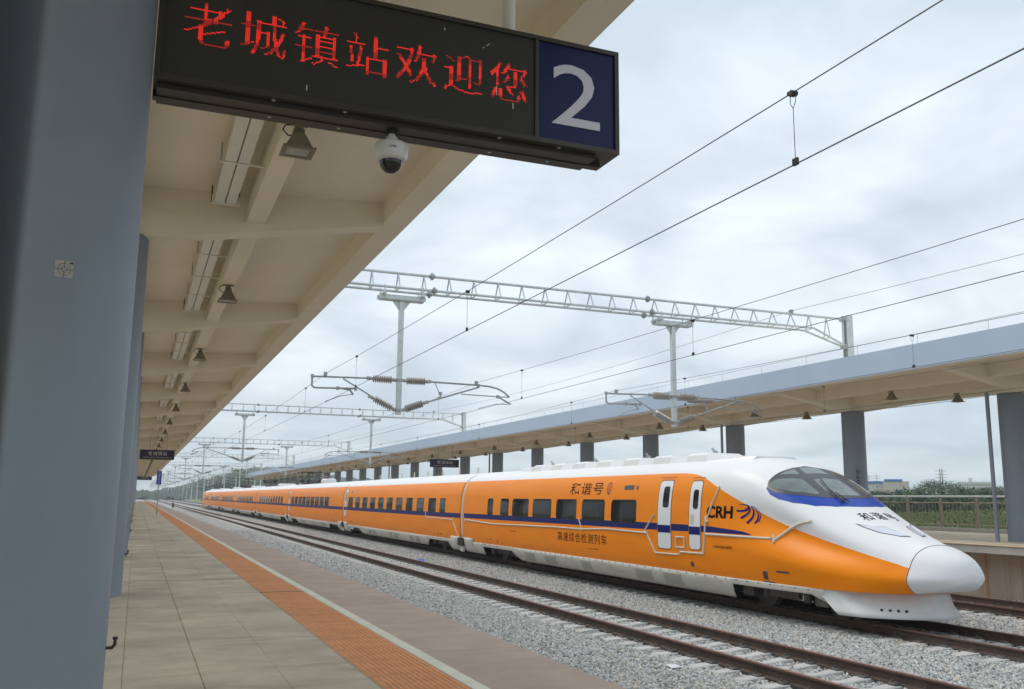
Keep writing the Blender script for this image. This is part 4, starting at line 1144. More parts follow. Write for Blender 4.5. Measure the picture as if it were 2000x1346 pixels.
# leading car
head = head_body(HEADF, bounds[0]-.2-TIP, 'leading_car_body', train)
head['label'] = 'leading car with a long white nose'
YW = [(22.83,24.31),(24.74,26.25),(26.66,28.18),(28.59,30.17),(30.54,32.10),(32.46,33.31),(34.14,34.71)]
YW = [(22.86,24.31),(24.76,26.25),(26.68,28.18),(28.62,30.16),(30.57,32.08),(32.48,33.30),(34.14,34.70)]
window_row(head, dH, [(a*K, b*K) for a, b in YW], 1.81, 2.44, .10)
door(head, dH, 21.03*K, 21.66*K, 1.19, 2.97, (21.13*K,21.43*K,2.26,2.82))
door(head, dH, 19.66*K, 20.14*K, 1.24, 2.94, (19.76*K,19.99*K,2.24,2.73))
flank_patch([(19.93*K,1.86),(20.08*K,1.86),(20.08*K,2.10),(19.93*K,2.10)], .015, M_TAPE, 'door_notice', head, dH, th=.003)
for y0, y1, z0, z1 in ((20.95,21.75,3.05,3.07),(19.62,20.2,3.02,3.04),(23.1,23.65,2.74,2.87),(22.85,22.95,2.74,2.86)):
    flank_patch([(y0*K,z0),(y1*K,z0),(y1*K,z1),(y0*K,z1)], .005, M_FRAMEG if z1-z0 > .05 else mat_door_seal, 'vent' if z1-z0 > .05 else 'rain_strip', head, dH, th=.003)
for y0, y1, z0, z1, mm in ((20.0,20.15,.80,.92,M_FRAMEG),(17.15,17.3,.72,.9,M_FRAMEG),(16.45,16.85,.90,.94,M_FRAMEG),(16.95,17.35,.64,.68,M_FRAMEG),(34.3,34.5,.83,.87,M_FRAMEG),(33.6,33.7,.72,.86,mat_door_seal)):
    flank_patch([(y0*K,z0),(y1*K,z0),(y1*K,z1),(y0*K,z1)], .005, mm, 'access_port', head, dH, th=.003)
flank_text('和谐号', 27.25*K, 24.98*K, 2.60, 2.98, dH, head, space=1.18)
flank_text('高速综合检测列车', 28.05*K, 24.6*K, 1.10, 1.40, dH, head, space=1.12)
flank_text('CRH', 19.40*K, 18.40*K, 2.03, 2.33, dH, head, bold=.035)
flank_text('CRH2J-0205', 19.10*K, 18.35*K, 1.30, 1.385, dH, head, bold=.01)
flank_text('J-0205', 32.3*K, 31.7*K, 1.22, 1.28, dH, head)
flank_text('CCIS 2009', 25.9*K, 25.2*K, .93, .97, dH, head)
# railway emblem beside the three characters
def emblem():
    mb = MB(); yc, zc = 24.58*K, 2.80
    def P(u, w): return (side_x(dH(yc-u), zc+w, .005), yc-u, zc+w)
    def arc(r0, r1, a0, a1, sy=1.0, n=18, o=(0,0)):
        b = len(mb.v)
        for k in range(n+1):
            t = math.radians(a0+(a1-a0)*k/n)
            for r in (r0, r1): mb.v.append(P(o[0]+r*math.cos(t)*.85, o[1]+r*sy*math.sin(t)))
        for k in range(n): mb.f.append((b+k*2,b+k*2+1,b+k*2+3,b+k*2+2))
    arc(.135,.165,-60,240,1.05); arc(0,.035,0,360,1.0,12,(0,.03))
    for q in ([(-.018,-.03),(.018,-.03),(.018,-.17),(-.018,-.17)],[(-.09,-.19),(.09,-.19),(.05,-.155),(-.05,-.155)],[(-.05,-.02),(.05,-.02),(.035,-.045),(-.035,-.045)]):
        b = len(mb.v); mb.v += [P(*p) for p in q]; mb.f.append((b,b+1,b+2,b+3))
    mb.build('railway_emblem', M_TEXTN, head)
emblem()
# swoosh emblem beside the letters: curved strokes
def swoosh():
    mb = MB()
    yl, yr, zt_, zb_ = 18.27*K, 17.55*K, 2.38, 1.93
    def P(u, w): y = yl+(yr-yl)*u; z = zb_+(zt_-zb_)*w; return (side_x(dH(y), z, .006), y, z)
    def stroke(p0, p1, p2, w0, w1, n=12):
        b = len(mb.v)
        for k in range(n+1):
            s = k/n; x = (1-s)**2*p0[0]+2*s*(1-s)*p1[0]+s*s*p2[0]; y = (1-s)**2*p0[1]+2*s*(1-s)*p1[1]+s*s*p2[1]
            dx = 2*(1-s)*(p1[0]-p0[0])+2*s*(p2[0]-p1[0]); dy = 2*(1-s)*(p1[1]-p0[1])+2*s*(p2[1]-p1[1]); l = math.hypot(dx, dy)
            w = (w0+(w1-w0)*s)/2; mb.v += [P(x-dy/l*w, y+dx/l*w), P(x+dy/l*w, y-dx/l*w)]
        for k in range(n): mb.f.append((b+k*2,b+k*2+1,b+k*2+3,b+k*2+2))
    stroke((.12,.98),(.75,1.0),(.48,.72),.03,.11); stroke((.48,.74),(.35,.60),(.0,.66),.11,.10)
    stroke((.55,.92),(.75,.6),(.22,.28),.03,.13); stroke((.65,.92),(.95,.5),(.52,.02),.03,.13); stroke((.7,.92),(1.15,.5),(.85,.02),.02,.09); stroke((.74,.9),(1.22,.6),(.98,.1),.01,.05)
    mb.build('swoosh_emblem', M_TEXTN, head)
swoosh()
# taped cable runs along the flank (pixel-measured, stored as y,z)
def tape(pts, w, car, dfun):
    mb = MB()
    q = [(side_x(dfun(y), z, .012), y, z) for y, z in pts]
    # refine
    r = []
    for a, b in zip(q[:-1], q[1:]):
        n = max(1, int(math.hypot(a[1]-b[1], a[2]-b[2])/.5))
        for k in range(n):
            y = a[1]+(b[1]-a[1])*k/n; z = a[2]+(b[2]-a[2])*k/n; r.append((side_x(dfun(y), z, .010), y, z))
    r.append(q[-1]); mb.poly(r, w/2, 6); mb.build('taped_cable', M_TAPE, car, smooth=True)
TAPES = [(0.055, [(37.62, 1.55), (34.3, 1.465), (28.31, 1.53), (26.39, 1.524), (24.89, 1.59), (22.38, 1.558)]), (0.035, [(37.99, 1.904), (37.68, 1.459)]), (0.03, [(37.14, 1.606), (37.65, 0.833)]), (0.05, [(26.66, 1.849), (26.39, 1.474)]), (0.05, [(22.02, 2.073), (22.51, 1.634), (22.4, 1.545), (22.05, 1.12), (21.98, 1.051), (20.82, 1.065)]), (0.045, [(20.93, 1.513), (20.54, 1.511), (20.54, 1.253), (20.94, 1.25), (20.93, 1.513)]), (0.04, [(20.75, 1.19), (20.75, 1.086)]), (0.055, [(20.72, 1.14), (19.69, 1.154), (19.57, 1.919), (19.09, 2.806)]), (0.06, [(19.55, 1.636), (17.19, 1.63)]), (0.07, [(17.09, 1.595), (16.79, 1.845), (16.5, 1.972), (16.18, 2.039)]), (0.06, [(17.16, 1.697), (17.08, 1.542)]), (0.09, [(19.56, 2.053), (19.48, 1.921)]), (0.04, [(43.57, 1.798), (43.42, 1.538), (39.33, 1.506), (38.59, 0.779)]), (0.04, [(39.31, 1.618), (39.26, 1.459)])]
for w, pts in TAPES: tape(pts, w, head, dH)

# windscreen, hood details on the nose: outlines in (distance from tip, t around the section)
def tz(d, z):                                       # t for a height at distance d
    x, zz_ = sec_cached(d); return float(np.interp(z, zz_, TS))
def pt(d, t, off, side):
    x, z = sec_cached(d); i = t*(NT-1); X_ = float(np.interp(i, range(NT), x)); Z_ = float(np.interp(i, range(NT), z))
    e = .01; t0, t1 = max(0, t-.01), min(1, t+.01)
    xa, za = np.interp(t0*(NT-1), range(NT), x), np.interp(t0*(NT-1), range(NT), z); xb, zb_ = np.interp(t1*(NT-1), range(NT), x), np.interp(t1*(NT-1), range(NT), z)
    x2, z2 = sec_cached(d+.03); Xd = float(np.interp(i, range(NT), x2))-X_; Zd = float(np.interp(i, range(NT), z2))-Z_
    T = Vector((xb-xa, 0, zb_-za)); D = Vector((Xd, .03, Zd)); nn = T.cross(D)
    if nn.length < 1e-9: nn = Vector((0,0,1))
    nn.normalize()
    if nn.z < 0 and t > .5: nn = -nn
    if nn.x < 0 and t <= .5: nn = -nn
    p = Vector((X_, 0, Z_))+nn*off
    return p.x*side, d+p.y, p.z
def nose_patch(fr, outline, off, m, name, parent, sides=(-1, 1), rings=14, th=.01, centre=None, res=40):
    """outline [(d,t)], t may exceed 1 to cross the roof line (2-t on the other side)"""
    P = []
    for a, b in zip(outline, outline[1:]+outline[:1]):
        n = max(1, int(math.hypot((a[0]-b[0]), (a[1]-b[1])*3)/.08))
        for k in range(n): P.append((a[0]+(b[0]-a[0])*k/n, a[1]+(b[1]-a[1])*k/n))
    P = np.array(P); c = np.array(centre) if centre is not None else P.mean(0); n = len(P); mb = MB()
    def w(q, off_):
        d, t = q
        for_side = -1
        if t > 1: t = 2-t; for_side = 1
        x, dd, z = pt(max(d, .01), t, off_, 1); return (XC+for_side*x*sgn, fr.y(dd), z)
    objs = None
    for s in sides:
        sgn = 1 if s == -1 else -1
        o = len(mb.v)
        for k in range(rings):
            for p in P: mb.v.append(w(c+(p-c)*(1-k/rings), off))
        mb.v.append(w(c, off)); ci = len(mb.v)-1
        b0 = len(mb.v)
        for p in P: mb.v.append(w(p, off-th))
        for k in range(rings-1):
            for i in range(n): mb.f.append((o+k*n+i, o+k*n+(i+1) % n, o+(k+1)*n+(i+1) % n, o+(k+1)*n+i))
        for i in range(n): mb.f.append((o+(rings-1)*n+i, o+(rings-1)*n+(i+1) % n, ci)); mb.f.append((b0+i, b0+(i+1) % n, o+(i+1) % n, o+i))
    return mb.build(name, m, parent, smooth=True)
def nose_details(fr, car):
    def sym(L): return list(L)+[(d, 2-t) for d, t in reversed(L) if t < 1]
    W = [(4.62,1.0),(4.56,.95),(4.47,.817),(4.42,.732),(4.38,.662),(4.30,.615),(4.05,.612),(3.66,.665),(3.40,.735),(3.21,.817),(3.12,.9),(3.10,1.0)]
    Wb = [(4.0,1.0),(4.3,.70),(4.32,.61),(4.15,.583),(3.9,.582),(3.53,.615),(3.1,.69),(2.86,.80),(2.77,.92),(2.75,1.0)]
    nose_patch(fr, sym(Wb), .004, M_TBLUE, 'windscreen_surround', car, sides=(-1,), centre=(3.6,1.0), rings=20)
    nose_patch(fr, sym(W), .009, M_FRAMEG, 'windscreen_frame', car, sides=(-1,), centre=(3.8,1.0), rings=20)
    for s_ in (-1, 1):
        nose_patch(fr, [(4.28,.70),(4.31,.665),(4.25,.638),(4.05,.636),(3.70,.69),(3.36,.795),(3.40,.82),(3.96,.835)], .014, M_GLASSF, 'side_window', car, sides=(s_,), centre=(3.95,.735))
        nose_patch(fr, [(4.35,.745),(4.41,.82),(4.43,.885),(4.17,.862)], .014, M_GLASSF, 'upper_side_window', car, sides=(s_,), rings=8)
        nose_patch(fr, [(2.20,.728),(1.96,.80),(1.85,.893),(1.63,.915),(1.28,.932),(1.37,.845),(1.69,.757),(1.96,.736)], .005, M_FRAMEG, 'headlight_rim', car, sides=(s_,), rings=8)
        nose_patch(fr, [(2.12,.737),(1.95,.80),(1.83,.887),(1.62,.908),(1.34,.924),(1.40,.848),(1.70,.765),(1.95,.745)], .009, M_LIGHTG, 'headlight', car, sides=(s_,), rings=8)
    nose_patch(fr, sym([(3.93,1.0),(3.90,.905),(3.33,.875),(3.22,.89),(3.21,1.0)]), .014, M_GLASSF, 'windscreen', car, sides=(-1,), centre=(3.6,1.0), rings=16)
    nose_patch(fr, sym([(4.52,1.0),(4.48,.93),(4.17,.915),(4.18,1.0)]), .014, M_GLASSF, 'upper_window', car, sides=(-1,), centre=(4.33,1.0), rings=10)
    m = MB()
    for (a, b, r) in (((2.98,.885),(3.45,.905),.02),((3.45,.905),(3.88,.95),.012),((2.94,.93),(3.3,.92),.012),((2.94,.87),(3.02,.93),.02)):
        q = []
        for k in range(7):
            d = a[0]+(b[0]-a[0])*k/6; t = a[1]+(b[1]-a[1])*k/6; x, dd, z = pt(d, t, .045, 1); q.append((XC-x, fr.y(dd), z))
        m.poly(q, r, 6)
    m.build('wiper', M_BLACK, car)
    # seam around the coupler cap
    m = MB(); q = []
    for t in np.linspace(0.0, 1.0, 30):
        x, dd, z = pt(.73, t, .001, 1); q.append((x, fr.y(dd), z))
    m.poly([(XC-a, b, c) for a, b, c in q]+[(XC+a, b, c) for a, b, c in q[::-1]], .007, 5)
    m.build('cap_seam', M_FRAMEG, car)
    # lettering across the hood
    v, f = fit_text('和谐号', -.46, .50, 0, .34, space=1.3)
    mb = MB()
    def hood(u, w):
        d = 2.16+w; x, z = sec_cached(d); k = np.argsort(x); zz_ = float(np.interp(abs(u), x[::-1][:NT-8], z[::-1][:NT-8]))
        return (XC+u*(1 if fr.dir == 1 else -1), fr.y(d), zz_+.008)
    mb.add([hood(u, w) for u, w in v], f); mb.build('hood_lettering', M_TEXTK, car)
nose_details(HEADF, head)
# snowplough under the nose
def plough(fr, car):
    mb = MB(); path = []
    for s in np.linspace(-1, 1, 33):
        a = s*math.pi/2; x = math.sin(a); path.append((x, 1-math.cos(a)))
    lv = [(.78,.93,.78),(.62,.95,.74),(.5,.955,.71),(.38,.97,.70),(.27,1.01,.66),(.19,1.03,.64)]
    for (z, sx_, d0) in lv:
        d1 = 2.62 if z > .54 else 2.05+(z-.19)/.35*.57
        for (x, g) in path:
            d = d0+(d1-d0)*(abs(x)**1.7)
            lim = float(pchip(ND, NW, [d])[0])*(.95 if z > .5 else .95+(.5-z)*.35)
            w = max(-lim, min(lim, 1.62*sx_*x)); mb.v.append((XC+w, fr.y(d), z))
    n = len(path)
    for j in range(len(lv)-1):
        for k in range(n-1):
            q = (j*n+k, (j+1)*n+k, (j+1)*n+k+1, j*n+k+1); mb.f.append(q if fr.dir == 1 else q[::-1])
    o = mb.build('snowplough', M_PLOW, car, smooth=True)
    md = o.modifiers.new('t', 'SOLIDIFY'); md.thickness = .025; md.offset = 0
    # rows of small holes
    for k in range(4):
        g = -.60+k*.065; d = .68+(2.3-.68)*(abs(g)**1.7); x = XC+1.62*.99*g; h = MB()
        h.ball((x-.0, fr.y(d), .335), .034, 8, 6); h.build('plough_hole', M_BLACK, car)
    return o
plough(HEADF, head)
skirt(TIP+2.5, bounds[0]-.3, [(15.3, 18.75, .75, .12), (31.9, 35.75, .6, .15)], train, True)
for (a, b) in ((30.4,31.3),(28.6,29.5),(26.0,26.7),(22.35,23.25),(20.85,21.75)): louvre(a, b, .28, .56, train)
bogie(17.1, train); bogie(33.9, train)
def underframe(y0, y1): MB().box(XC-1.3,XC+1.3,y0,y1,.3,.64).build('underframe', M_DARK, train)
underframe(19.0, 31.6); underframe(35.9, 37.9); MB().box(XC-1.2,XC+1.2,15.5,19.0,.55,.66).box(XC-1.25,XC+1.25,31.6,35.9,.55,.72).build('underframe', M_DARK, train)
# roof fairing of the leading car
def roof_unit(y0, y1, slope, car, n):
    L = (y1-y0)/n
    for k in range(n):
        a, b = y0+k*L, y0+(k+1)*L
        poly = [(XC-.95,3.47),(XC+.95,3.47),(XC+.86,3.66),(XC-.86,3.66)]
        MB().prism_y(poly, a+.004, b-.004).build('roof_panel', M_TWHITE if k % 2 else M_GREYP, car)
    for k in range(n//2):
        a = y0+(k*2+.45)*L; MB().add([(XC-.6,a,3.66),(XC+.6,a,3.66),(XC+.6,a+1.1,3.66),(XC-.6,a+1.1,3.66),(XC-.5,a+.12,3.74),(XC+.5,a+.12,3.74),(XC+.5,a+.98,3.74),(XC-.5,a+.98,3.74)],
                                      [(4,5,6,7),(0,1,5,4),(1,2,6,5),(2,3,7,6),(3,0,4,7)]).build('roof_vent', M_TWHITE, car)
        if k % 2 == 0: MB().tube((XC,a+.5,3.74),(XC-.03,a+.6,3.90),.03,6).ball((XC,a+.5,3.77),.07,8,4).build('sensor', M_GALVD, car)
roof_unit(20.6, 33.2, 0, head, 14)
MB().add([(XC-.86,20.6,3.66),(XC+.86,20.6,3.66),(XC+.95,20.6,3.47),(XC-.95,20.6,3.47),(XC-.6,18.9,3.56),(XC+.6,18.9,3.56),(XC+.65,18.9,3.5),(XC-.65,18.9,3.5)],
         [(0,4,5,1),(1,5,6,2),(2,6,7,3),(3,7,4,0),(4,7,6,5)]).build('roof_fairing', M_TWHITE, head)

# middle cars
CW = [ [43.95,45.94,47.92,49.95,51.95,53.96,55.95,58.02,60.02], ]
W2 = [(40.52,41.32),(41.96,43.14),(43.95,45.14),(45.94,47.15),(47.92,49.18),(49.95,51.2),(51.95,53.18),(53.96,55.23),(55.95,57.26),(58.02,59.26),(60.02,61.34)]
W3 = [(68.19,69.83),(70.2,71.72),(72.2,73.8),(74.21,75.85),(76.25,77.86),(78.28,79.9),(80.29,81.83),(82.33,83.89),(84.37,85.88)]
for k in range(7):
    last = k == 6
    y0 = bounds[k]+.2; y1 = bounds[k+1]-.2
    if not last:
        car = mid_body(y0, y1, 'car_body', train)
        car['label'] = '%s car behind the leading car' % ORD[k]
        if k == 0: wins = W2
        elif k == 1: wins = W3
        else:
            n = (0,0,10,11,12,11)[k]; a = y0+3.2; b = y1-2.6; p = (b-a)/n; wins = [(a+i*p, a+i*p+p*.62) for i in range(n)]
        window_row(car, dM, wins, 1.80, 2.43, .07)
        if k in (0, 1, 3): door(car, dM, y1-.95, y1-.38, 1.18, 2.96, (y1-.78,y1-.55,2.2,2.8))
        flank_patch([(y1-2.35,2.74),(y1-2.05,2.74),(y1-2.05,2.88),(y1-2.35,2.88)], .005, M_FRAMEG, 'vent', car, dM, th=.003)
        for yy in (y0+2.6, y1-2.9):
            flank_patch([(yy,.80),(yy+.22,.80),(yy+.22,.86),(yy,.86)], .005, M_FRAMEG, 'access_port', car, dM, th=.003)
            flank_patch([(yy+.55,.72),(yy+.63,.72),(yy+.63,.9),(yy+.55,.9)], .005, mat_door_seal, 'access_port', car, dM, th=.003)
    else:
        car = head_body(TAILF, TAIL-y0, 'rear_car_body', train); car['label'] = 'rear car at the far end of the train'
        window_row(car, dT, [(y0+3.2+i*1.9, y0+4.4+i*1.9) for i in range(5)], 1.81, 2.43, .07); nose_details(TAILF, car); plough(TAILF, car)
    gangway(bounds[k])
    e1 = y1 if not last else TAIL-2.4
    skirt(y0+.08, e1-.08, [(y0+1.6, y0+5.3, .15, .7), (e1-5.3, e1-1.6, .7, .15)], train, True)
    nl = [(6.4,7.1),(7.5,8.2),(10.6,11.3),(11.7,12.4),(15.5,16.2),(16.6,17.3)]
    for (a, b) in nl:
        if k < 4: louvre(y0+a, y0+b, .28, .56, train)
    bogie(y0+3.4, train); bogie(e1-3.4, train)
    underframe(y0+5.4, e1-5.4)
    MB().box(XC-1.25,XC+1.25,y0+.1,e1-.1,.55,.68).build('underframe', M_DARK, train)
    # equipment along the roof
    if k == 0:
        for j in range(8):
            y = y0+1.0+j*2.6
            MB().tube((XC-.5,y,3.5),(XC-.5,y,3.85),.035,8).lathe([(0,.14),(.05,.14),(.07,.04)], (XC-.5,y,3.52), (XC-.5,y,5), 10).build('roof_sensor', M_TAPE, car)
    elif k in (2, 3, 4, 5):
        y = (y0+y1)/2; MB().cbox(XC-.8,XC+.8,y-1.2,y+1.2,3.5,3.8,.12).build('roof_unit', M_TWHITE, car)
    if last: MB().cbox(XC-.8,XC+.8,y0+3,y0+12,3.5,3.78,.12).build('roof_unit', M_TWHITE, car)
for yj in bounds[:-1]:
    for s_ in (-1, 1):
        q = []
        mbx = MB()
        for side in (-1,):
            a, b = sorted((yj+s_*.24, yj+s_*1.45))
            zs_ = np.linspace(.2, .80, 7)
            for y in (a, b):
                for z in zs_: mbx.v.append((XC-((1.615-.20*(max(0,.655-z)/.45)**2+.045) if z < .655 else 1.672), y, z))
            for i in range(6): mbx.f.append((i, i+7, i+8, i+1))
        o = mbx.build('end_fairing', M_SKIRT, train, smooth=True)
        md = o.modifiers.new('t', 'SOLIDIFY'); md.thickness = .03; md.offset = 1
# pantographs and insulators on the roof
def pantograph(y, x, zt, car):
    m = MB(); p = MB()
    m.box(x-.55,x+.55,y-.7,y+.7,3.62,3.68)
    for a in (-.5,.5):
        for b in (-.6,.6): p.lathe([(0,.05),(.04,.09),(.06,.05),(.1,.09),(.12,.05),(.16,.09),(.18,.05)], (x+a,y+b,3.5), (x+a,y+b,5), 10)
    for a in (-1, 1):
        m.poly([(x+a*.45,y-.6,3.75),(x+a*.35,y+1.3,(3.7+zt)/2+.05),(x+a*.15,y+.1,zt)],.05,6)
        m.poly([(x+a*.5,y+2.0,3.72),(x+a*.4,y+2.6,4.15),(x+a*.3,y+3.2,3.75)],.05,6)
        m.poly([(x+a*1.0,y+.2,zt+.06),(x+a*1.15,y+.2,zt),(x+a*1.22,y+.2,zt-.2)],.03,6)
        m.tube((x+a*.5,y+1.9,3.9),(x+a*.5,y+2.6,3.9),.2,10).tube((x+a*.5,y-1.6,3.85),(x+a*.5,y-1.1,3.85),.17,10)
    m.box(x-1.0,x+1.0,y+.05,y+.12,zt+.02,zt+.10).box(x-1.0,x+1.0,y+.32,y+.39,zt+.02,zt+.10).box(x-.3,x+.3,y+.05,y+.39,zt-.06,zt+.02)
    o = m.build('pantograph', M_BLACK, car); p.build('roof_insulator', mat_brown, o, smooth=True)
mat_brown = mat('brown_porcelain', (0.2,0.07,0.04), 0.35, var=0.05)
pantograph(85.6, XC, 4.62, train); pantograph(139.0, XC, 4.9, train)
for (y, r, zz_) in ((82.5,.22,3.85),(84.2,.2,3.85),(77.2,.18,3.8),(135.0,.2,3.8),(131.5,.2,3.8),(88.9,.16,3.85)):
    MB().ball((XC-.4,y,zz_),r,10,6).tube((XC-.4,y,3.5),(XC-.4,y,zz_),.1,8).build('roof_equipment', M_DARKM if r > .19 else M_TAPE, train, smooth=True)
MB().cbox(XC-.7,XC+.2,75.0,76.9,3.55,3.95,.15).build('roof_box', M_TWHITE, train)
for y in (75.2,75.6,76.0,76.4): MB().lathe([(0,.05),(.04,.1),(.06,.05),(.1,.1),(.12,.05),(.16,.1),(.2,.05)], (XC-.5,y,3.9), (XC-.5,y,5), 10).build('roof_insulator', mat_brown, train, smooth=True)
for y in (90.2,90.9): MB().lathe([(0,.08)]+[(.05*i,.12 if i % 2 else .08) for i in range(1,13)], (XC-.1,y,3.6), (XC-.1,y,5), 10).build('roof_insulator', mat_brown, train, smooth=True)

# ------------------------------------------------------------------ small things on the ballast
tag(MB().add([(10.9,37.3,-.2),(11.25,37.2,-.17),(11.4,37.6,-.2),(11.05,37.8,-.12),(11.1,37.5,-.05),(11.3,37.45,-.06)],[(0,1,4),(1,2,5),(1,5,4),(2,3,5),(3,4,5),(3,0,4)]).build('litter', M_LITB, origin=(11.1,37.5,-.2)),
    'crumpled bright blue litter lying on the ballast beside the near track', 'litter')
tag(MB().add([(8.05,13.0,-.17),(8.25,13.02,-.16),(8.28,13.2,-.17),(8.08,13.22,-.15),(8.16,13.1,-.12)],[(0,1,4),(1,2,4),(2,3,4),(3,0,4)]).build('litter', M_LITW, origin=(8.1,13.1,-.2)),
    'scrap of white litter by the near rail', 'litter')
t = thing('dwarf_signal', 'small black and red dwarf signal far along the near track', 'signal', (7.6,215,-.2))
MB().box(7.4,7.8,215,215.3,-.2,.9).build('housing', M_BLACK, t); MB().tube((7.6,214.98,.6),(7.6,215,.6),.12,10).build('lamp', mat('signal_red', (.5,.02,.01), .4, var=0), t)

# ------------------------------------------------------------------ background: buildings, pylons, vegetation, hills
M_LEAF = [mat('leaf_%d' % i, c, 0.8, var=0.45, scale=s, coords='World') for i, (c, s) in enumerate([((0.045,0.075,0.03),.35),((0.10,0.145,0.04),.3),((0.03,0.052,0.026),.3),((0.155,0.18,0.055),.12)])]
M_BARK = mat('bark', (0.07,0.055,0.04), 0.9, var=0.2)
def leaves(mb, c, rx_, ry_, rz_, n, size, rng, shell=.55):
    d = rng.normal(size=(n, 3)); d /= np.linalg.norm(d, axis=1)[:, None]
    r = (shell+(1-shell)*rng.rand(n))[:, None]
    lump = 1+.22*np.sin(d[:, :1]*5+c[0])+.2*np.sin(d[:, 1:2]*6+c[1])+.15*np.sin(d[:, 2:3]*7+d[:, :1]*4)
    P = np.array(c)+d*r*lump*np.array([rx_, ry_, rz_])
    U = rng.normal(size=(n, 3)); V = rng.normal(size=(n, 3))
    U *= (size/np.linalg.norm(U, axis=1))[:, None]; V *= (size/np.linalg.norm(V, axis=1))[:, None]
    o = len(mb.v); q = np.stack([P-U, P-V*.7, P+U, P+V*.7], 1).reshape(-1, 3)
    mb.v.extend(map(tuple, q)); mb.f.extend([(o+i*4, o+i*4+1, o+i*4+2, o+i*4+3) for i in range(n)])
def tree(x, y, h, w, kind, label, group, n=700):
    z0 = terrain_z(x, y); t = thing('tree', label, 'tree', (x,y,z0), group); rng = np.random.RandomState(int(x*7+y*13) % 9999)
    b = MB().tube((x,y,z0-.2),(x+.1,y,z0+h*.55),.035*h*.5,7,.012*h)
    for k in range(4):
        a = rng.rand()*6.28; b.tube((x+.05,y,z0+h*(.3+.06*k)),(x+math.cos(a)*w*.5,y+math.sin(a)*w*.5,z0+h*(.6+.08*k)),.014*h,5,.006*h)
    b.build('trunk', M_BARK, t)
    m = MB()
    for k in range(6):
        a = rng.rand()*6.28; q = rng.rand()*.45*w; zz_ = z0+h*(.42+.42*rng.rand())
        leaves(m, (x+math.cos(a)*q, y+math.sin(a)*q, zz_), w*.42, w*.42, h*.2, n//7, h*.035, rng)
    leaves(m, (x,y,z0+h*.68), w*.4, w*.4, h*.34, n//6, h*.035, rng)
    m.build('crown', M_LEAF[kind], t)
def dirpx(px):                                      # ground direction of a picture column, only used to choose sites
    c = np.array([(px-1000)/F_PX, (673-970)/F_PX, -1]); d = A @ c; return d[0]/d[1]
rt = np.random.RandomState(3)
# treeline behind the field
G_T = 'trees in the line between the field and the far buildings'
for i, (px, top, dist) in enumerate([(1786,950,232),(1797,951,225),(1806,944,235),(1816,942,226),(1826,939,238),(1835,941,228),(1846,939,240),(1856,943,229),(1866,947,236),(1876,950,226),(1888,952,235),(1899,953,228),(1912,955,236),(1924,953,230),(1934,952,226),(1945,951,222),(1955,951,224),(1700,962,222),(1712,964,226),(1725,965,228),(1740,966,224),(1757,965,229),(1771,963,222),(1590,958,236),(1605,956,238),(1570,957,236)]):
    k_ = dirpx(px); yy = dist/math.hypot(k_, 1); xx = k_*yy
    hz = 967+(px-266)*.0094; zt_ = 2.45+(hz-top)/F_PX*dist*.97; z0 = terrain_z(xx, yy)
    h = max(2.5, zt_-z0); tree(xx, yy, h, h*.85+1.0, (0,2,0,1)[i % 4], 'dark green bushy tree in the distant treeline behind the fence', G_T, 520)
# scrub over the field
def scrub(name, label, pts, mi, size):
    m = MB(); rng = np.random.RandomState(11)
    for (x, y, r, h) in pts: leaves(m, (x, y, terrain_z(x, y)+h*.3), r, r, h, int(90+r*55), size, rng, .5)
    o = m.build(name, M_LEAF[mi], kind='stuff'); tag(o, label, 'bushes')
for mi, (name, label, rng_, hh, cnt) in enumerate((('scrub', 'low green scrub covering the field behind the far platform fence', (44,150), (.2,.7), 80),
                                   ('tall_scrub', 'darker tall bushes at the back of the field', (130,222), (.8,2.3), 230))):
    pts = []
    for k in range(cnt):
        px = rt.uniform(1520, 2060); k_ = dirpx(px); dist = rt.uniform(*rng_); yy = dist/math.hypot(k_, 1); xx = k_*yy
        if xx < 35: continue
        pts.append((xx, yy, rt.uniform(1.2,4.0), rt.uniform(*hh)))
    scrub(name, label, pts, (1,0)[mi], .17 if mi == 0 else .3)
gr = MB(); rng = np.random.RandomState(5)
n = 42000; pxs = rng.uniform(1500, 2080, n); ks = np.array([dirpx(p) for p in np.linspace(1500, 2080, 60)]); kk = np.interp(pxs, np.linspace(1500, 2080, 60), ks)
dist = 38+rng.rand(n)**1.4*100; yy = dist/np.hypot(kk, 1); xx = kk*yy; okk = xx > 33
for x, y in zip(xx[okk], yy[okk]):
    z = terrain_z(x, y); s = .18+.22*random.random(); a = random.random()*6.28; c, q = math.cos(a)*s*.4, math.sin(a)*s*.4
    o = len(gr.v); gr.v += [(x-c,y-q,z-.05),(x+c,y+q,z-.05),(x+random.uniform(-.1,.1),y+random.uniform(-.1,.1),z+s*1.6)]; gr.f.append((o,o+1,o+2))
tag(gr.build('grass', M_LEAF[3], kind='stuff'), 'rough yellow-green grass on the field behind the fence', 'grass')

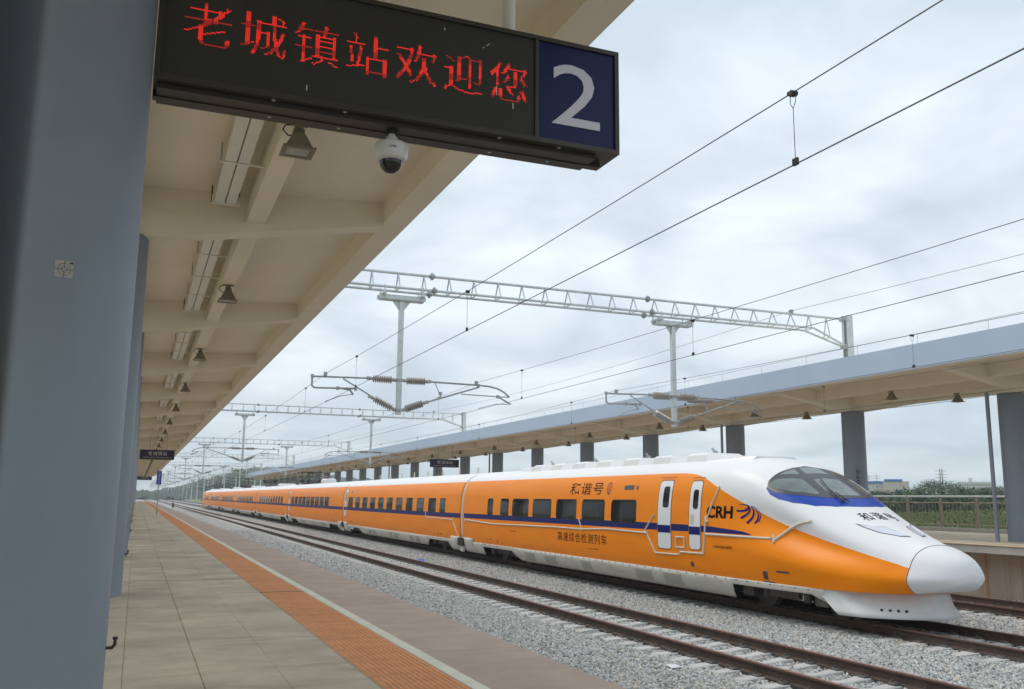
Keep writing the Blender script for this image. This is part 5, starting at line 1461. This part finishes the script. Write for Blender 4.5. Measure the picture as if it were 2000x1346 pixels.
M_BW = mat('factory_white', (0.60,0.60,0.56), 0.8, var=0.04); M_BC = mat('factory_cream', (0.56,0.52,0.42), 0.8, var=0.04)
M_BR = mat('blue_roof', (0.06,0.2,0.55), 0.6, var=0.05); M_WIN = mat('far_window', (0.06,0.07,0.08), 0.3, var=0)
def site(px, dist):
    k_ = dirpx(px); y = dist/math.hypot(k_, 1); return k_*y, y
def building(px0, px1, top, dist, m, roof, label, rows, ncol, name='factory_building', depth=25, roofh=.5):
    x0, y0 = site(px0, dist); x1, y1 = site(px1, dist); hz = 967+((px0+px1)/2-266)*.0094
    zt_ = 2.45+(hz-top)/F_PX*dist*.97; z0 = min(terrain_z(x0, y0), terrain_z(x1, y1))-1
    d = Vector((x1-x0, y1-y0, 0)); w = d.length; d.normalize(); nrm = Vector((-d.y, d.x, 0))
    if nrm.x*x0+nrm.y*y0 < 0: nrm = -nrm
    t = thing(name, label, 'building', (x0,y0,z0))
    def bx(a, b, c, e, za, zb_, mm, nm, par):
        mb = MB(); o = Vector((x0, y0, 0))
        for z in (za, zb_):
            for (p, q) in ((a,c),(b,c),(b,e),(a,e)):
                v = o+d*p+nrm*q; mb.v.append((v.x, v.y, z))
        mb.f = [(0,3,2,1),(4,5,6,7),(0,1,5,4),(1,2,6,5),(2,3,7,6),(3,0,4,7)]
        return mb.build(nm, mm, par)
    bx(0, w, 0, depth, z0, zt_, m, 'wall', t)
    if roof is not None: bx(-.3, w+.3, -.4, depth+.3, zt_+.003, zt_+roofh, roof, 'roof', t)
    for r, (fa, fb) in enumerate(rows):
        zlo, zhi = zt_-(zt_-z0-1)*fb, zt_-(zt_-z0-1)*fa
        for k in range(ncol):
            a = w*(k+.28)/ncol; b = w*(k+.68)/ncol; bx(a, b, -.06, .05, zlo, zhi, M_WIN, 'window', t)
    return t, bx, w, zt_
building(1684, 1726, 945.5, 262, M_BW, M_BR, 'white factory block with small windows and a blue roof edge', [(.55,.68)], 7, roofh=.5)
t, bx, w, zt_ = building(1726, 1777, 942.5, 258, M_BC, None, 'large cream factory shed with a blue gate and blue roof strip', [], 0)
bx(w*.05, w*.75, -.2, 3, zt_+.003, zt_+.55, M_BR, 'roof_strip', t); bx(w*.48, w*.74, -.3, .1, zt_-9, zt_-2.15, M_BR, 'gate', t); bx(w*.53, w*.68, -.36, -.301, zt_-9, zt_-2.5, M_WIN, 'gate_opening', t)
t, bx, w, zt_ = building(1872, 1941, 944.5, 380, M_BW, None, 'long white industrial building with rows of windows behind the trees', [(.15,.26),(.5,.62)], 16)
bx(w*.32, w*.42, 2, 8, zt_+.003, zt_+1.4, M_BW, 'roof_house', t)
def mast(px, top, dist, label, r=.12, arms=3, base=None):
    x, y = site(px, dist); hz = 967+(px-266)*.0094; zt_ = 2.45+(hz-top)/F_PX*dist*.97; z0 = terrain_z(x, y)
    t = thing('power_pylon', label, 'pylon', (x,y,z0)); MB().tube((x,y,z0),(x,y,zt_),r*1.6,6,r*.8).build('mast', M_GALVD, t)
    for k in range(arms): z = zt_-.8-k*(zt_-z0)*.12; MB().box(x-1.9,x+1.9,y-.1,y+.1,z,z+.16).build('cross_arm', M_GALVD, t)
mast(1839, 920.5, 330, 'thin power pylon above the trees, left of a close pair', .18); mast(1843, 920.5, 332, 'thin power pylon above the trees, right of a close pair', .18)
mast(1714, 929, 420, 'thin pole rising behind the white factory block'); mast(1699, 930, 460, 'faint thin pole at the left of the white factory block')

# wooded hills and trees at the end of the line
def hill(name, label, x0, x1, y, prof_, depth, m, seed, amp):
    mb = MB(); rg = np.random.RandomState(seed); nx_ = 110; ny_ = 14; xs_ = np.linspace(x0, x1, nx_)
    for j in range(ny_):
        s = j/(ny_-1); bell = math.sin(math.pi*(.02+.96*s)**.8)**.7 if s < 1 else 0
        for i, x in enumerate(xs_):
            hgt = np.interp((x-x0)/(x1-x0), [p[0] for p in prof_], [p[1] for p in prof_])
            jit = rg.uniform(-amp, amp)+amp*.8*math.sin(i*1.7+j)
            mb.v.append((x+rg.uniform(-1,1)*(x1-x0)/nx_*.3, y+depth*(s-.3)+rg.uniform(-1,1)*3, -1.5+max(0, hgt*bell+jit*(bell > .1)*min(1,hgt/8))))
    for j in range(ny_-1):
        for i in range(nx_-1): mb.f.append((j*nx_+i, j*nx_+i+1, (j+1)*nx_+i+1, (j+1)*nx_+i))
    return mb.build(name, m, kind='structure')
M_HILL = mat('hill_woods', (0.028,0.047,0.024), 0.95, var=0.5, scale=0.05, coords='World', bump=0.6, bscale=.25)
hill('wooded_hill', '', 20, 480, 900, [(0,8),(.1,20),(.16,30),(.24,31.5),(.3,28),(.4,22),(.6,18),(.8,15),(1,11)], 240, M_HILL, 2, 1.6)
hill('low_hill', '', -140, 70, 640, [(0,14),(.3,11),(.55,9),(.7,6),(.85,9),(1,7)], 160, M_HILL, 4, 1.2)
hill('far_ridge', '', 300, 2300, 1500, [(0,14),(.2,24),(.4,15),(.6,10),(.8,9),(1,8)], 300, M_HILL, 6, 1.2)
G_E = 'trees on the slope beyond the end of the train'
for i in range(48):
    y = 300+rt.rand()*420; x = 27+rt.rand()**1.3*(y*.16-22); h = 7+rt.rand()*6.5
    tree(x, y, h, h*1.0, (0,2,0,1)[i % 4], 'dark green tree on the slope beyond the rear of the train', G_E, 420)
for i, (x, y, h) in enumerate([(-7,300,6),(-10,330,8),(-14,360,9),(-9,420,9),(-5,520,9),(-18,300,8)]):
    tree(x, y, h, h*.9, (1,0)[i % 2], 'green tree beyond the far end of the near platform', 'trees beyond the end of the near platform', 420)
# small white houses among the trees
def house(x, y, w, h, label):
    z0 = terrain_z(x, y)-.3; t = thing('small_house', label, 'house', (x,y,z0))
    MB().box(x,x+w,y,y+6,z0,z0+h).build('wall', M_BW, t)
    MB().prism_y([(x-.4,z0+h+.003),(x+w+.4,z0+h+.003),(x+w/2,z0+h+1.5)], y-.4, y+6.4).build('roof', M_CONC, t)
    for k in range(2): MB().box(x+w*(.2+.45*k),x+w*(.38+.45*k),y-.05,y+.04,z0+h*.4,z0+h*.72).build('window', M_WIN, t)
house(24.5+6, 395, 9, 4.5, 'small white house among dark trees beyond the rear car, left one'); house(44, 380, 10, 4.5, 'small white house among dark trees beyond the rear car, right one')
# line-side masts beyond the station
mm_ = MB().tube((0,0,-.5),(0,0,8.2),.16,8,.12).box(-1.6,.1,-.06,.06,6.2,6.3).box(-1.6,.1,-.06,.06,5.2,5.28).mesh('line_side_mast', M_GALV)
for i in range(7):
    for x in (-3.2, 27.5):
        o = bpy.data.objects.new('line_side_mast', mm_); COL.objects.link(o); o.location = (x, 240+i*48, 0)
        if x > 0: o.rotation_euler.z = 0
        tag(o, 'slim grey mast standing %s the tracks beyond the station' % ('left of' if x < 0 else 'right of'), 'mast', 'masts %s the tracks beyond the station' % ('left of' if x < 0 else 'right of'))

# ------------------------------------------------------------------ haze
hz = MB().box(-1500, 2500, -70, 2300, -3, 60).build('haze', None, kind='stuff')
m = bpy.data.materials.new('haze_air'); m.use_nodes = True; t = m.node_tree; t.nodes.clear()
o_ = t.nodes.new('ShaderNodeOutputMaterial'); pv = t.nodes.new('ShaderNodeVolumePrincipled')
pv.inputs['Color'].default_value = (0.78,0.86,0.94,1); pv.inputs['Density'].default_value = 0.00042; pv.inputs['Anisotropy'].default_value = 0.0
t.links.new(pv.outputs[0], o_.inputs['Volume']); hz.data.materials.append(m); hz['label'] = 'pale haze in the distance'
